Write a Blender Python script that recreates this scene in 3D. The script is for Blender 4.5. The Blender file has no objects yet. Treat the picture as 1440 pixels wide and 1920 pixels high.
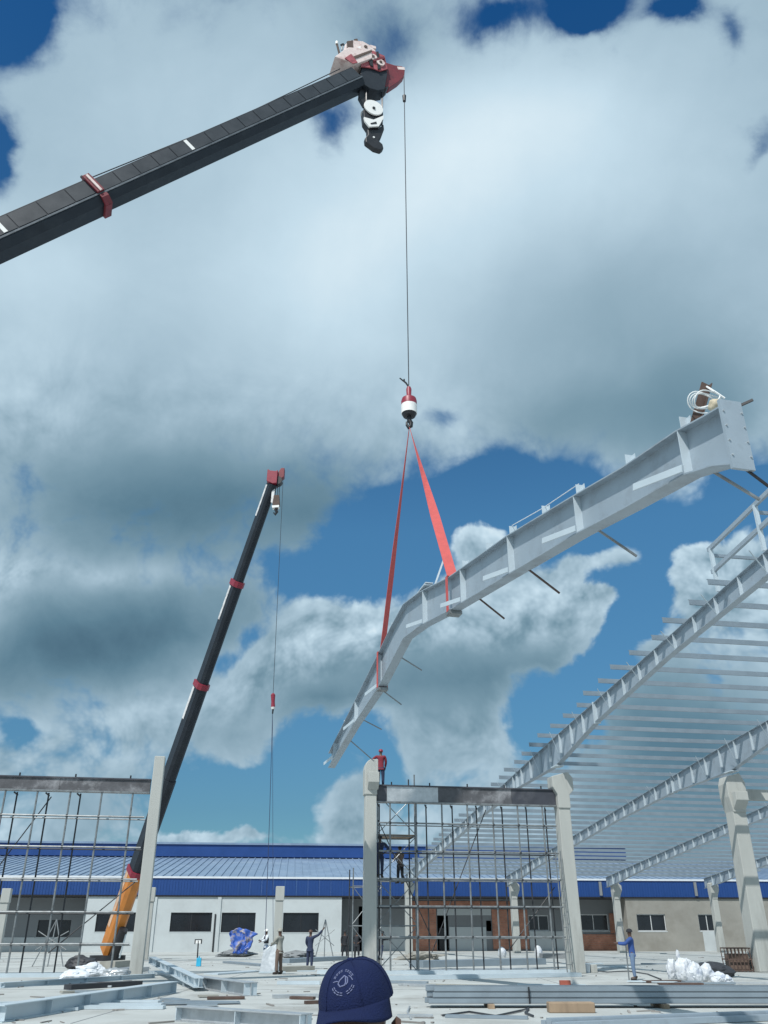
import bpy, bmesh, math, random
from math import sin, cos, tan, pi, radians, atan, atan2, sqrt
from mathutils import Vector, Matrix, Quaternion

random.seed(7)
SC = bpy.context.scene
COL = SC.collection

# ------------------------------------------------------------------ camera
H = 1.55
PITCH = atan(790 / 1600)
cam_d = bpy.data.cameras.new('camera')
cam = bpy.data.objects.new('camera', cam_d)
COL.objects.link(cam)
cam.location = (0, 0, H)
cam.rotation_euler = (pi / 2 + PITCH, 0, 0)
cam_d.sensor_fit = 'VERTICAL'
cam_d.sensor_height = 36
cam_d.sensor_width = 27
cam_d.lens = 30
cam_d.clip_start = 0.1
cam_d.clip_end = 9000
SC.camera = cam


def ray(u, v):
    a = (u - 720) / 1600
    b = (960 - v) / 1600
    return Vector((a, cos(PITCH) - b * sin(PITCH), sin(PITCH) + b * cos(PITCH)))


def P(u, v, Y):
    """where a sight line meets the upright plane Y metres away"""
    d = ray(u, v)
    return Vector((d.x * Y / d.y, Y, H + d.z * Y / d.y))


def G(u, v, z=0.0):
    """where a sight line meets the ground"""
    d = ray(u, v)
    t = (z - H) / d.z
    return Vector((d.x * t, d.y * t, z))


# ------------------------------------------------------------------ sky
SUN_AZ = radians(28)      # sun stands behind the viewer's left shoulder
SUN_EL = radians(52)
SUN = Vector((-sin(SUN_AZ) * cos(SUN_EL), -cos(SUN_AZ) * cos(SUN_EL), sin(SUN_EL)))

world = bpy.data.worlds.new('World')
SC.world = world
world.use_nodes = True
wt = world.node_tree
wt.nodes.clear()


def s2l(c):
    c = c / 255
    return c / 12.92 if c <= 0.04045 else ((c + 0.055) / 1.055) ** 2.4


def rgb(r, g, b):
    return (s2l(r), s2l(g), s2l(b), 1)


SKY_AXIS_EL = radians(30)


def q_of(u, v):
    """direction -> conformal sky map (fixed to the world, not to the lens)"""
    d = ray(u, v).normalized()
    y = d.y * cos(SKY_AXIS_EL) + d.z * sin(SKY_AXIS_EL)
    z = -d.y * sin(SKY_AXIS_EL) + d.z * cos(SKY_AXIS_EL)
    return d.x / (1 + y), z / (1 + y)


def WN(t, **kw):
    n = wt.nodes.new(t)
    for k, val in kw.items():
        setattr(n, k, val)
    return n


def wmath(op, a, b=None, c=None, clamp=False):
    n = WN('ShaderNodeMath', operation=op, use_clamp=clamp)
    for i, x in enumerate((a, b, c)):
        if x is None:
            continue
        if isinstance(x, (int, float)):
            n.inputs[i].default_value = x
        else:
            wt.links.new(x, n.inputs[i])
    return n.outputs[0]


def wvec(op, a, b=None):
    n = WN('ShaderNodeVectorMath', operation=op)
    for i, x in enumerate((a, b)):
        if x is None:
            continue
        if isinstance(x, (tuple, list)):
            n.inputs[i].default_value = x
        else:
            wt.links.new(x, n.inputs[i])
    return n


def wnoise(vec, scale, detail=6, rough=0.55, off=(0, 0, 0)):
    n = WN('ShaderNodeTexNoise')
    n.noise_dimensions = '3D'
    n.inputs['Scale'].default_value = scale
    n.inputs['Detail'].default_value = detail
    n.inputs['Roughness'].default_value = rough
    v = wvec('ADD', vec, off).outputs[0]
    wt.links.new(v, n.inputs['Vector'])
    return n


tc = WN('ShaderNodeTexCoord')
dirv = wvec('NORMALIZE', tc.outputs['Generated']).outputs[0]
rot = WN('ShaderNodeVectorRotate', rotation_type='X_AXIS')
rot.inputs['Angle'].default_value = -SKY_AXIS_EL
wt.links.new(dirv, rot.inputs['Vector'])
sep = WN('ShaderNodeSeparateXYZ')
wt.links.new(rot.outputs[0], sep.inputs[0])
den = wmath('MAXIMUM', wmath('ADD', sep.outputs['Y'], 1.0), 0.05)
qx = wmath('DIVIDE', sep.outputs['X'], den)
qy = wmath('DIVIDE', sep.outputs['Z'], den)
comb = WN('ShaderNodeCombineXYZ')
wt.links.new(qx, comb.inputs[0])
wt.links.new(qy, comb.inputs[1])
q0 = comb.outputs[0]


def warp(q, scale, amp, detail, off):
    n = wnoise(q, scale, detail, 0.55, off)
    s = wvec('SUBTRACT', n.outputs['Color'], (0.5, 0.5, 0.5)).outputs[0]
    m = wvec('MULTIPLY', s, (amp, amp, 0)).outputs[0]
    return wvec('ADD', q, m).outputs[0]


q1 = warp(q0, 9, 0.045, 2, (3.1, 1.7, 0))
q2 = warp(q1, 40, 0.022, 5, (7.7, 2.2, 0))


def blobs(q, base, items):
    acc = base
    for n_, (u, v, ru, rv, deg, amp) in enumerate(items):
        if n_ % 16 == 15:      # keeps the shader compiler from holding every term at once
            q = wvec('ADD', q, None)
            wt.links.new(wmath('MULTIPLY', acc, 1e-7), q.inputs[1])
            q = q.outputs[0]
        cx, cy = q_of(u, v)
        ax, ay = q_of(u + 20, v)
        s = sqrt((ax - cx) ** 2 + (ay - cy) ** 2) / 20
        m = WN('ShaderNodeMapping', vector_type='TEXTURE')
        m.inputs['Location'].default_value = (cx, cy, 0)
        m.inputs['Rotation'].default_value = (0, 0, radians(deg))
        m.inputs['Scale'].default_value = (ru * s, rv * s, 1)
        wt.links.new(q, m.inputs['Vector'])
        d2 = wvec('DOT_PRODUCT', m.outputs[0], m.outputs[0])
        g = wmath('POWER', 0.36788, d2.outputs['Value'])
        acc = wmath('MULTIPLY_ADD', g, amp, acc)
    return acc


# openings in the cloud (negative) and cumulus heads standing in them (positive)
COVER = [
    (890, 1265, 160, 85, 0, .9), (760, 1300, 100, 55, 0, .7), (640, 1290, 110, 50, 0, .6), (540, 1240, 90, 60, 0, .4), (440, 1370, 110, 60, 0, .3), (1030, 1215, 80, 50, 0, .4),
    (1225, 1040, 55, 65, 0, -.85), (1320, 1060, 90, 80, 0, .5), (1010, 1330, 90, 45, 20, .35), (1120, 1000, 60, 40, 30, -.5), (1090, 1330, 80, 50, 30, -.4), (960, 1300, 50, 40, 30, -.3), (420, 1440, 120, 40, 20, .25), (590, 1430, 60, 70, 0, -.4),
    (760, 420, 560, 240, 0, .45), (250, 200, 200, 110, 0, .3), (200, 650, 300, 260, 0, .4), (1150, 620, 330, 160, 0, .35), (1250, 180, 180, 90, 0, .25), (200, 1180, 240, 110, 0, .4),
    (1300, 1420, 240, 110, -20, .55), (1300, 1560, 240, 90, 0, .4),
    (-5, 0, 85, 95, 0, -1.8), (-22, 285, 50, 80, 0, -1.3), (1115, -12, 78, 36, 0, -1.3), (950, 30, 75, 30, 0, -.55),
    (1292, -10, 42, 30, 0, -.9), (1375, 50, 24, 46, 0, -.42), (900, 20, 60, 30, 0, -.25), (745, 75, 70, 60, 0, -.34), (606, 240, 42, 50, 0, -.72),
    (690, 180, 44, 64, 0, -.36), (1440, 265, 22, 40, 0, -.4), (838, 778, 42, 20, 12, -.34),
    (930, 905, 125, 62, 10, -1.2), (1080, 900, 120, 50, 0, -.7), (735, 1010, 100, 90, 20, -1.1), (660, 1080, 110, 70, 35, -1.0), (560, 1080, 60, 40, 0, -.45),
    (1010, 960, 95, 50, 0, -.9), (1255, 975, 140, 42, 0, -1.0), (1140, 1085, 50, 26, 0, -.8), (1400, 930, 90, 50, 0, -1.0),
    (1225, 1130, 55, 70, 0, -1.0), (1140, 1265, 95, 50, 35, -1.0), (1010, 1330, 70, 60, 30, -.75), (1180, 1190, 60, 50, 0, -.7),
    (470, 1195, 54, 32, 20, -.5), (420, 1235, 36, 22, 0, -.4), (500, 1050, 50, 28, 0, -.35),
    (470, 1515, 120, 90, 0, -1.2), (370, 1495, 70, 60, 0, -.6), (590, 1400, 60, 45, 10, -.28), (560, 1345, 40, 30, 0, -.1), (670, 1410, 60, 50, 0, -.25),
    (1050, 1000, 120, 60, 20, -.5), (830, 960, 90, 60, 0, -.6), (1180, 1120, 60, 60, 0, -.5), (1080, 1290, 130, 60, 25, -.5), (960, 1390, 60, 40, 30, -.5), (560, 1450, 70, 50, 0, -.45), (530, 1530, 90, 50, 0, -.5), (700, 1420, 40, 60, 0, -.3), (1000, 1420, 60, 30, 30, -.5),
    (30, 1372, 40, 22, 0, -.5), (720, 1360, 60, 30, 0, -.4), (940, 1350, 60, 36, 0, -.4), (720, 1460, 40, 60, 0, -.4),
    (640, 1185, 85, 70, 0, .9), (560, 1230, 90, 70, 0, .6), (905, 1020, 44, 50, 0, 1.1), (1085, 1130, 105, 66, 0, 1.0), (950, 1150, 110, 90, 0, .8),
    (1180, 1060, 70, 48, 0, .45), (1350, 1090, 100, 90, 0, .9), (1240, 1215, 50, 36, 0, .7), (860, 1385, 140, 62, 0, .5),
    (590, 1510, 80, 46, 0, .6), (365, 1572, 62, 26, 0, 1.1), (470, 1585, 60, 22, 0, .9), (660, 1560, 60, 46, 0, .6), (300, 1580, 40, 20, 0, .7),
]
sepd = WN('ShaderNodeSeparateXYZ')
wt.links.new(dirv, sepd.inputs[0])
lowm = WN('ShaderNodeMapRange', interpolation_type='SMOOTHSTEP')   # far cumulus low down is crisp and puffy, cloud overhead is soft
lowm.inputs['From Min'].default_value = 0.62
lowm.inputs['From Max'].default_value = 0.34
lowm.inputs['To Min'].default_value = 0.05
lowm.inputs['To Max'].default_value = 1.0
wt.links.new(sepd.outputs['Z'], lowm.inputs['Value'])
LOW = lowm.outputs['Result']


def puff(q, scale, off):
    n = WN('ShaderNodeTexVoronoi', voronoi_dimensions='2D', feature='SMOOTH_F1')
    n.inputs['Scale'].default_value = scale
    n.inputs['Detail'].default_value = 3
    n.inputs['Roughness'].default_value = 0.55
    n.inputs['Lacunarity'].default_value = 2.3
    n.inputs['Smoothness'].default_value = 0.7
    wt.links.new(wvec('ADD', q, off).outputs[0], n.inputs['Vector'])
    return n.outputs['Distance']


cov = blobs(q2, 0.66, COVER)
nA = wnoise(q1, 26, 8, 0.6, (11.3, 4.2, 1.0))
cov = wmath('MULTIPLY_ADD', wmath('SUBTRACT', nA.outputs['Fac'], 0.5), 0.9, cov)
pf = puff(q1, 30, (4.4, 9.1, 0))
pf2 = puff(q1, 30, (4.4 - .005, 9.1 + .009, 0))
cov = wmath('MULTIPLY_ADD', wmath('MULTIPLY', wmath('SUBTRACT', 0.60, pf), LOW), 0.42, cov)
wid = wmath('MULTIPLY_ADD', LOW, -0.10, 0.32)
lo_e = wmath('SUBTRACT', 0.45, wid)
ed = wmath('DIVIDE', wmath('SUBTRACT', cov, lo_e), wmath('MULTIPLY', wid, 2.0), clamp=True)
mask = wmath('MULTIPLY', wmath('MULTIPLY', ed, ed), wmath('SUBTRACT', 3.0, wmath('MULTIPLY', ed, 2.0)))

SHADE = [
    (720, 1470, 900, 200, 0, -.10), (640, 1400, 300, 120, 0, -.06), (860, 1290, 200, 70, 0, -.08),
    (1290, 1400, 260, 190, -20, -.36), (520, 470, 160, 110, 0, .08), (1180, 360, 160, 90, 0, .06),
    (780, 360, 260, 170, 0, .30), (620, 560, 240, 150, 0, .20), (1010, 210, 260, 130, 0, .27), (300, 240, 240, 130, 20, .06),
    (80, 520, 200, 130, 0, .20), (40, 690, 90, 90, 0, .10), (640, 720, 160, 110, 0, .05), (1360, 330, 120, 120, 0, .04),
    (1130, 600, 260, 130, 0, -.12), (1080, 790, 260, 75, 0, -.22), (1320, 740, 160, 100, 0, -.20), (850, 770, 90, 60, -20, .14),
    (340, 960, 320, 120, 0, -.46), (640, 930, 130, 110, 0, -.22), (130, 860, 160, 90, 0, -.08), (220, 1190, 250, 95, 8, -.46), (30, 1270, 170, 90, 0, -.18),
    (250, 1075, 150, 26, 0, .16), (20, 1070, 60, 30, 0, .08), (480, 1130, 80, 60, 0, -.10), (720, 60, 120, 70, 0, -.20),
    (655, 1200, 100, 66, 0, .12), (915, 1005, 60, 50, 0, .22), (1000, 1150, 130, 60, 0, .06), (1350, 1070, 110, 80, 0, .10), (1180, 1010, 80, 60, 0, -.05),
    (830, 1290, 180, 60, 0, -.20), (1010, 1250, 100, 50, 0, -.08), (420, 1390, 200, 70, 0, -.08), (250, 1340, 200, 50, 15, .05), (830, 1400, 130, 40, 0, .05),
    (370, 1565, 80, 24, 0, .12), (600, 1560, 140, 40, 0, .05), (120, 1440, 200, 60, 0, -.05), (600, 1330, 90, 40, 0, -.18), (150, 1520, 160, 60, 0, -.12),
]
shade = blobs(q1, 0.535, SHADE)
nB = wnoise(q1, 8, 5, 0.5, (1.3, 8.2, 5.0))
shade = wmath('MULTIPLY_ADD', wmath('SUBTRACT', nB.outputs['Fac'], 0.5), 0.16, shade)
lit = WN('ShaderNodeMapRange', interpolation_type='SMOOTHSTEP')     # the dark undersides are smooth
lit.inputs['From Min'].default_value = 0.30
lit.inputs['From Max'].default_value = 0.60
lit.inputs['To Min'].default_value = 0.12
wt.links.new(shade, lit.inputs['Value'])
PUF = wmath('MULTIPLY', lit.outputs['Result'], LOW)
# puffs are lit on the side towards the sun, and thin cloud edges are bright
shade = wmath('MULTIPLY_ADD', wmath('MULTIPLY', wmath('SUBTRACT', pf, pf2), PUF), -0.40, shade)
shade = wmath('MULTIPLY_ADD', wmath('MULTIPLY', wmath('SUBTRACT', 0.55, pf), PUF), 0.12, shade)
thin = WN('ShaderNodeMapRange', interpolation_type='SMOOTHSTEP')
thin.inputs['From Min'].default_value = 1.15
thin.inputs['From Max'].default_value = 0.45
wt.links.new(cov, thin.inputs['Value'])
shade = wmath('MULTIPLY_ADD', wmath('MULTIPLY', thin.outputs['Result'], LOW), 0.12, shade)

ramp = WN('ShaderNodeValToRGB')
cr = ramp.color_ramp
stops = [(0.0, (74, 106, 126)), (0.15, (95, 129, 148)), (0.32, (122, 153, 170)), (0.55, (166, 192, 208)), (0.78, (197, 221, 235)), (1.0, (226, 242, 250))]
while len(cr.elements) < len(stops):
    cr.elements.new(0.5)
for e, (p, c) in zip(cr.elements, stops):
    e.position = p
    e.color = rgb(*c)
wt.links.new(shade, ramp.inputs['Fac'])
SKY_K = 0.1
cloud = WN('ShaderNodeMix', data_type='RGBA', blend_type='MULTIPLY')
cloud.inputs[0].default_value = 1
wt.links.new(ramp.outputs['Color'], cloud.inputs[6])
cloud.inputs[7].default_value = (1 / SKY_K, 1 / SKY_K, 1 / SKY_K, 1)

sky = WN('ShaderNodeTexSky', sky_type='NISHITA')
sky.sun_disc = False
sky.sun_elevation = SUN_EL
sky.sun_rotation = pi + SUN_AZ
sky.air_density = 1.0
sky.dust_density = 0.6
sky.ozone_density = 2.0
tint = WN('ShaderNodeMix', data_type='RGBA', blend_type='MULTIPLY')
tint.inputs[0].default_value = 1
wt.links.new(sky.outputs[0], tint.inputs[6])
tr = WN('ShaderNodeValToRGB')          # the camera's colour balance of the clear blue, horizon to zenith
tr.color_ramp.elements.new(0.42)
for e, (p, c) in zip(tr.color_ramp.elements, [(0.12, (0.36, 0.62, 0.72, 1)), (0.42, (0.52, 1.02, 1.16, 1)), (0.84, (0.13, 0.60, 1.0, 1))]):
    e.position = p
    e.color = c
sepz = WN('ShaderNodeSeparateXYZ')
wt.links.new(dirv, sepz.inputs[0])
wt.links.new(sepz.outputs['Z'], tr.inputs['Fac'])
wt.links.new(tr.outputs['Color'], tint.inputs[7])

mixc = WN('ShaderNodeMix', data_type='RGBA')
wt.links.new(mask, mixc.inputs[0])
wt.links.new(tint.outputs[2], mixc.inputs[6])
wt.links.new(cloud.outputs[2], mixc.inputs[7])
bg = WN('ShaderNodeBackground')
bg.inputs['Strength'].default_value = SKY_K
wt.links.new(mixc.outputs[2], bg.inputs['Color'])
wo = WN('ShaderNodeOutputWorld')
wt.links.new(bg.outputs[0], wo.inputs['Surface'])
world.cycles.sampling_method = 'MANUAL'
world.cycles.sample_map_resolution = 512

sun_d = bpy.data.lights.new('sun', 'SUN')
sun_d.energy = 4.2
sun_d.angle = radians(0.5)
sun_d.color = (1.0, 0.975, 0.93)
sun_o = bpy.data.objects.new('sun', sun_d)
COL.objects.link(sun_o)
sun_o.rotation_euler = SUN.to_track_quat('Z', 'Y').to_euler()
sun_o.location = SUN * 60

SC.view_settings.view_transform = 'Standard'
SC.view_settings.look = 'None'
SC.view_settings.exposure = 0
SC.view_settings.gamma = 1
SC.view_settings.use_curve_mapping = False
SC.render.film_transparent = False

# ------------------------------------------------------------------ materials
def mat(name, col, rough=0.6, metal=0.0, var=0.15, scale=3.0, bump=0.0, bscale=40.0, stain=None, stain_amt=0.0, stain_scale=1.2, spec=0.5, streak=0.0):
    m = bpy.data.materials.new(name)
    m.use_nodes = True
    t = m.node_tree
    b = t.nodes['Principled BSDF']
    b.inputs['Roughness'].default_value = rough
    b.inputs['Metallic'].default_value = metal
    b.inputs['Specular IOR Level'].default_value = spec
    tcn = t.nodes.new('ShaderNodeTexCoord')
    n = t.nodes.new('ShaderNodeTexNoise')
    n.inputs['Scale'].default_value = scale
    n.inputs['Detail'].default_value = 6
    n.inputs['Roughness'].default_value = 0.6
    src = tcn.outputs['Object']
    if streak:
        mp = t.nodes.new('ShaderNodeMapping')
        mp.inputs['Scale'].default_value = (1, 1, streak)
        t.links.new(src, mp.inputs['Vector'])
        src = mp.outputs[0]
    t.links.new(src, n.inputs['Vector'])
    r = t.nodes.new('ShaderNodeValToRGB')
    r.color_ramp.elements[0].position = 0.3
    r.color_ramp.elements[1].position = 0.7
    r.color_ramp.elements[0].color = tuple(c * (1 - var) for c in col) + (1,)
    r.color_ramp.elements[1].color = tuple(min(1, c * (1 + var)) for c in col) + (1,)
    t.links.new(n.outputs['Fac'], r.inputs['Fac'])
    out = r.outputs['Color']
    if stain is not None:
        n2 = t.nodes.new('ShaderNodeTexNoise')
        n2.inputs['Scale'].default_value = stain_scale
        n2.inputs['Detail'].default_value = 8
        n2.inputs['Roughness'].default_value = 0.68
        t.links.new(src, n2.inputs['Vector'])
        r2 = t.nodes.new('ShaderNodeValToRGB')
        r2.color_ramp.elements[0].position = 0.5
        r2.color_ramp.elements[1].position = 0.68
        r2.color_ramp.elements[0].color = (0, 0, 0, 1)
        r2.color_ramp.elements[1].color = (stain_amt,) * 3 + (1,)
        t.links.new(n2.outputs['Fac'], r2.inputs['Fac'])
        mx = t.nodes.new('ShaderNodeMix')
        mx.data_type = 'RGBA'
        t.links.new(r2.outputs['Color'], mx.inputs[0])
        t.links.new(out, mx.inputs[6])
        mx.inputs[7].default_value = tuple(stain) + (1,)
        out = mx.outputs[2]
    t.links.new(out, b.inputs['Base Color'])
    rr = t.nodes.new('ShaderNodeMapRange')
    rr.inputs['To Min'].default_value = max(0.05, rough - 0.12)
    rr.inputs['To Max'].default_value = min(1, rough + 0.12)
    t.links.new(n.outputs['Fac'], rr.inputs['Value'])
    t.links.new(rr.outputs[0], b.inputs['Roughness'])
    if bump:
        nb = t.nodes.new('ShaderNodeTexNoise')
        nb.inputs['Scale'].default_value = bscale
        nb.inputs['Detail'].default_value = 4
        t.links.new(tcn.outputs['Object'], nb.inputs['Vector'])
        bp = t.nodes.new('ShaderNodeBump')
        bp.inputs['Strength'].default_value = bump
        bp.inputs['Distance'].default_value = 0.02
        t.links.new(nb.outputs['Fac'], bp.inputs['Height'])
        t.links.new(bp.outputs[0], b.inputs['Normal'])
    return m


def brick_mat(name, c1, c2, mortar, scale=1.0):
    m = bpy.data.materials.new(name)
    m.use_nodes = True
    t = m.node_tree
    b = t.nodes['Principled BSDF']
    b.inputs['Roughness'].default_value = 0.85
    tcn = t.nodes.new('ShaderNodeTexCoord')
    sp = t.nodes.new('ShaderNodeSeparateXYZ')
    t.links.new(tcn.outputs['Object'], sp.inputs[0])
    cb = t.nodes.new('ShaderNodeCombineXYZ')
    t.links.new(sp.outputs['X'], cb.inputs[0])
    t.links.new(sp.outputs['Z'], cb.inputs[1])
    br = t.nodes.new('ShaderNodeTexBrick')
    br.inputs['Scale'].default_value = scale
    br.inputs['Brick Width'].default_value = 0.24
    br.inputs['Row Height'].default_value = 0.15
    br.inputs['Mortar Size'].default_value = 0.012
    br.inputs['Color1'].default_value = c1 + (1,)
    br.inputs['Color2'].default_value = c2 + (1,)
    br.inputs['Mortar'].default_value = mortar + (1,)
    t.links.new(cb.outputs[0], br.inputs['Vector'])
    n = t.nodes.new('ShaderNodeTexNoise')
    n.inputs['Scale'].default_value = 1.3
    n.inputs['Detail'].default_value = 6
    t.links.new(tcn.outputs['Object'], n.inputs['Vector'])
    mx = t.nodes.new('ShaderNodeMix')
    mx.data_type = 'RGBA'
    mx.blend_type = 'OVERLAY'
    mx.inputs[0].default_value = 0.6
    t.links.new(br.outputs['Color'], mx.inputs[6])
    t.links.new(n.outputs['Fac'], mx.inputs[7])
    t.links.new(mx.outputs[2], b.inputs['Base Color'])
    bp = t.nodes.new('ShaderNodeBump')
    bp.inputs['Strength'].default_value = 0.6
    bp.inputs['Distance'].default_value = 0.015
    bp.invert = True
    t.links.new(br.outputs['Fac'], bp.inputs['Height'])
    t.links.new(bp.outputs[0], b.inputs['Normal'])
    return m


M = {}
M['ground'] = mat('pale_concrete', (0.42, 0.44, 0.43), 0.85, var=0.10, scale=0.35, bump=0.25, bscale=6, stain=(0.25, 0.25, 0.235), stain_amt=0.8, stain_scale=0.3, streak=1)
M['column'] = mat('precast_concrete', (0.40, 0.415, 0.395), 0.8, var=0.07, scale=1.6, bump=0.2, bscale=22, stain=(0.25, 0.255, 0.24), stain_amt=0.75, stain_scale=1.3, streak=0.16)
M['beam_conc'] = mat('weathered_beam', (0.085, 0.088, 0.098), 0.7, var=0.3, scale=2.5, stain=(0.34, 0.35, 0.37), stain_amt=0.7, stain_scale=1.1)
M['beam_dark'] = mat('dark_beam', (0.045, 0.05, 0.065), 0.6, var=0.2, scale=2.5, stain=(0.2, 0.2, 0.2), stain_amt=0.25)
M['galv'] = mat('galvanised_steel', (0.50, 0.53, 0.55), 0.42, 0.55, var=0.12, scale=5, stain=(0.30, 0.33, 0.35), stain_amt=0.4, stain_scale=1.5)
M['rafter'] = mat('grey_primer_steel', (0.33, 0.395, 0.45), 0.42, 0.25, var=0.06, scale=1.5, stain=(0.23, 0.26, 0.29), stain_amt=0.6, stain_scale=1.6, bump=.06, bscale=5)
M['rafter_lt'] = mat('bright_primer_steel', (0.52, 0.60, 0.65), 0.4, 0.2, var=0.05, scale=2)  # paler steel; on rafter stiffeners the sunlit brightness is put into the colour
M['purlin'] = mat('galvanised_purlin', (0.29, 0.345, 0.39), 0.40, 0.5, var=0.08, scale=2)
M['tube'] = mat('scaffold_tube', (0.23, 0.25, 0.26), 0.45, 0.5, var=0.25, scale=4, stain=(0.10, 0.09, 0.085), stain_amt=0.6, stain_scale=3)
M['tube_dk'] = mat('black_and_shaded_tube', (0.035, 0.037, 0.042), 0.5, 0.3, var=0.3, scale=4)  # shade on the rear tubes put into the colour; couplers are black themselves
M['blue'] = mat('blue_cladding', (0.009, 0.050, 0.20), 0.45, var=0.10, scale=0.5, stain=(0.014, 0.066, 0.24), stain_amt=0.5, stain_scale=0.3)
M['roof_blue'] = mat('pale_blue_roof_sheet', (0.21, 0.29, 0.40), 0.45, 0.2, var=0.12, scale=0.5, stain=(0.30, 0.37, 0.45), stain_amt=0.6, stain_scale=0.25)
M['gutter'] = mat('pale_gutter', (0.62, 0.66, 0.70), 0.5, var=0.06)
M['wall'] = mat('painted_wall', (0.46, 0.50, 0.51), 0.85, var=0.05, scale=0.5, stain=(0.34, 0.36, 0.36), stain_amt=0.4, stain_scale=0.4)
M['wall_grey'] = mat('grey_wall', (0.20, 0.215, 0.225), 0.85, var=0.07, scale=0.5)
M['wall_beige'] = mat('rendered_wall', (0.265, 0.26, 0.235), 0.9, var=0.10, scale=0.6, stain=(0.20, 0.19, 0.165), stain_amt=0.6, stain_scale=0.5, bump=.1)
M['brick'] = brick_mat('orange_block', (0.46, 0.20, 0.125), (0.38, 0.155, 0.10), (0.30, 0.24, 0.2))
M['glass'] = mat('dark_glass', (0.012, 0.015, 0.02), 0.12, var=0.3, scale=0.8)
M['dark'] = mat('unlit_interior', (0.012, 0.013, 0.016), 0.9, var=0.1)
M['frame'] = mat('window_frame', (0.55, 0.57, 0.58), 0.5, var=0.05)
M['boom'] = mat('dark_grey_boom_paint', (0.017, 0.023, 0.032), 0.5, var=0.2, scale=0.8, spec=.3, stain=(0.032, 0.040, 0.05), stain_amt=0.6, stain_scale=1.4)
M['boom_rib'] = mat('boom_plate', (0.026, 0.033, 0.042), 0.45, var=0.18, scale=1.5)
M['boom_edge'] = mat('worn_boom_edge', (0.13, 0.145, 0.16), 0.35, 0.4, var=0.25, scale=3)
M['black'] = mat('black_steel', (0.015, 0.016, 0.02), 0.45, var=0.2)
M['rubber'] = mat('black_rubber', (0.02, 0.02, 0.02), 0.8, var=0.2)
M['red'] = mat('red_paint', (0.17, 0.022, 0.032), 0.5, var=0.18, scale=3, stain=(0.06, 0.02, 0.025), stain_amt=0.7, stain_scale=2.5)
M['redpink'] = mat('sunlit_pink_red_paint', (0.36, 0.085, 0.10), 0.5, var=0.2, scale=3, stain=(0.10, 0.02, 0.03), stain_amt=0.8, stain_scale=2.2)  # sunlit pink of the red head cheeks is put into the colour
M['redbright'] = mat('bright_red_paint', (0.25, 0.02, 0.042), 0.45, var=0.2, scale=3, stain=(0.10, 0.02, 0.03), stain_amt=0.6, stain_scale=3)
M['cream'] = mat('worn_pinkish_white_paint', (0.72, 0.60, 0.57), 0.5, var=0.08, scale=4, stain=(0.30, 0.10, 0.09), stain_amt=0.7, stain_scale=2.2)
M['white'] = mat('white_paint', (0.80, 0.80, 0.78), 0.5, var=0.05, scale=4, stain=(0.45, 0.42, 0.40), stain_amt=0.25, stain_scale=4)
M['wornwhite'] = mat('worn_white_sign', (0.66, 0.66, 0.66), 0.5, var=0.1, scale=3, stain=(0.12, 0.12, 0.13), stain_amt=0.6, stain_scale=4)
M['orange'] = mat('orange_paint', (0.52, 0.19, 0.035), 0.45, var=0.12, scale=1.2, stain=(0.30, 0.12, 0.03), stain_amt=0.5, stain_scale=1.6)
M['orange_lt'] = mat('pale_orange_paint', (0.58, 0.40, 0.28), 0.5, var=0.15, scale=1.5, stain=(0.55, 0.2, 0.05), stain_amt=0.7, stain_scale=2)
M['sling'] = mat('red_webbing', (0.50, 0.085, 0.08), 0.75, var=0.12, scale=6, bump=0.3, bscale=60)
M['rust'] = mat('rusty_steel', (0.085, 0.055, 0.045), 0.75, var=0.3, scale=4)
M['rope'] = mat('pale_rope', (0.72, 0.74, 0.74), 0.8, var=0.1, scale=10)
M['wire'] = mat('wire_rope', (0.05, 0.055, 0.065), 0.5, 0.4, var=0.2)
M['sheet_under'] = mat('roof_sheet_underside', (0.42, 0.52, 0.60), 0.38, 0.2, var=0.10, scale=0.6, stain=(0.56, 0.64, 0.70), stain_amt=0.6, stain_scale=0.35)
M['timber'] = mat('timber', (0.30, 0.22, 0.15), 0.85, var=0.25, scale=3, streak=0.2)
M['brickred'] = mat('red_brick', (0.33, 0.09, 0.06), 0.85, var=0.2)
M['bag'] = mat('white_bag', (0.60, 0.63, 0.66), 0.6, var=0.05, scale=4, stain=(0.16, 0.22, 0.36), stain_amt=0.75, stain_scale=3.2, bump=.4, bscale=9)
M['tarp'] = mat('dark_tarp', (0.03, 0.033, 0.04), 0.6, var=0.3)
M['banner'] = mat('blue_tarpaulin', (0.03, 0.10, 0.42), 0.55, var=0.15, scale=2, stain=(0.62, 0.50, 0.22), stain_amt=1.0, stain_scale=2.2)
M['cyan'] = mat('cyan_plastic', (0.03, 0.38, 0.60), 0.5, var=0.1)
M['navy'] = mat('navy_cap_cloth', (0.008, 0.015, 0.058), 0.85, var=0.10, scale=30, bump=0.35, bscale=260, spec=.2)
M['thread'] = mat('pale_thread', (0.13, 0.15, 0.26), 0.8, var=0.2, scale=40)
M['skin'] = mat('brown_skin', (0.085, 0.045, 0.032), 0.55, var=0.10, scale=8)
M['hair'] = mat('black_hair', (0.012, 0.01, 0.01), 0.7, var=0.2)
M['c_red'] = mat('red_cloth', (0.19, 0.02, 0.035), 0.85, var=0.12)
M['c_navy'] = mat('navy_cloth', (0.022, 0.033, 0.075), 0.85, var=0.15)
M['c_blue'] = mat('blue_cloth', (0.03, 0.075, 0.25), 0.85, var=0.12)
M['c_jean'] = mat('faded_blue_cloth', (0.12, 0.18, 0.28), 0.85, var=0.12)
M['c_dark'] = mat('dark_cloth', (0.018, 0.02, 0.026), 0.85, var=0.2)
M['c_white'] = mat('white_cloth', (0.62, 0.66, 0.70), 0.85, var=0.06)
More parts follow.
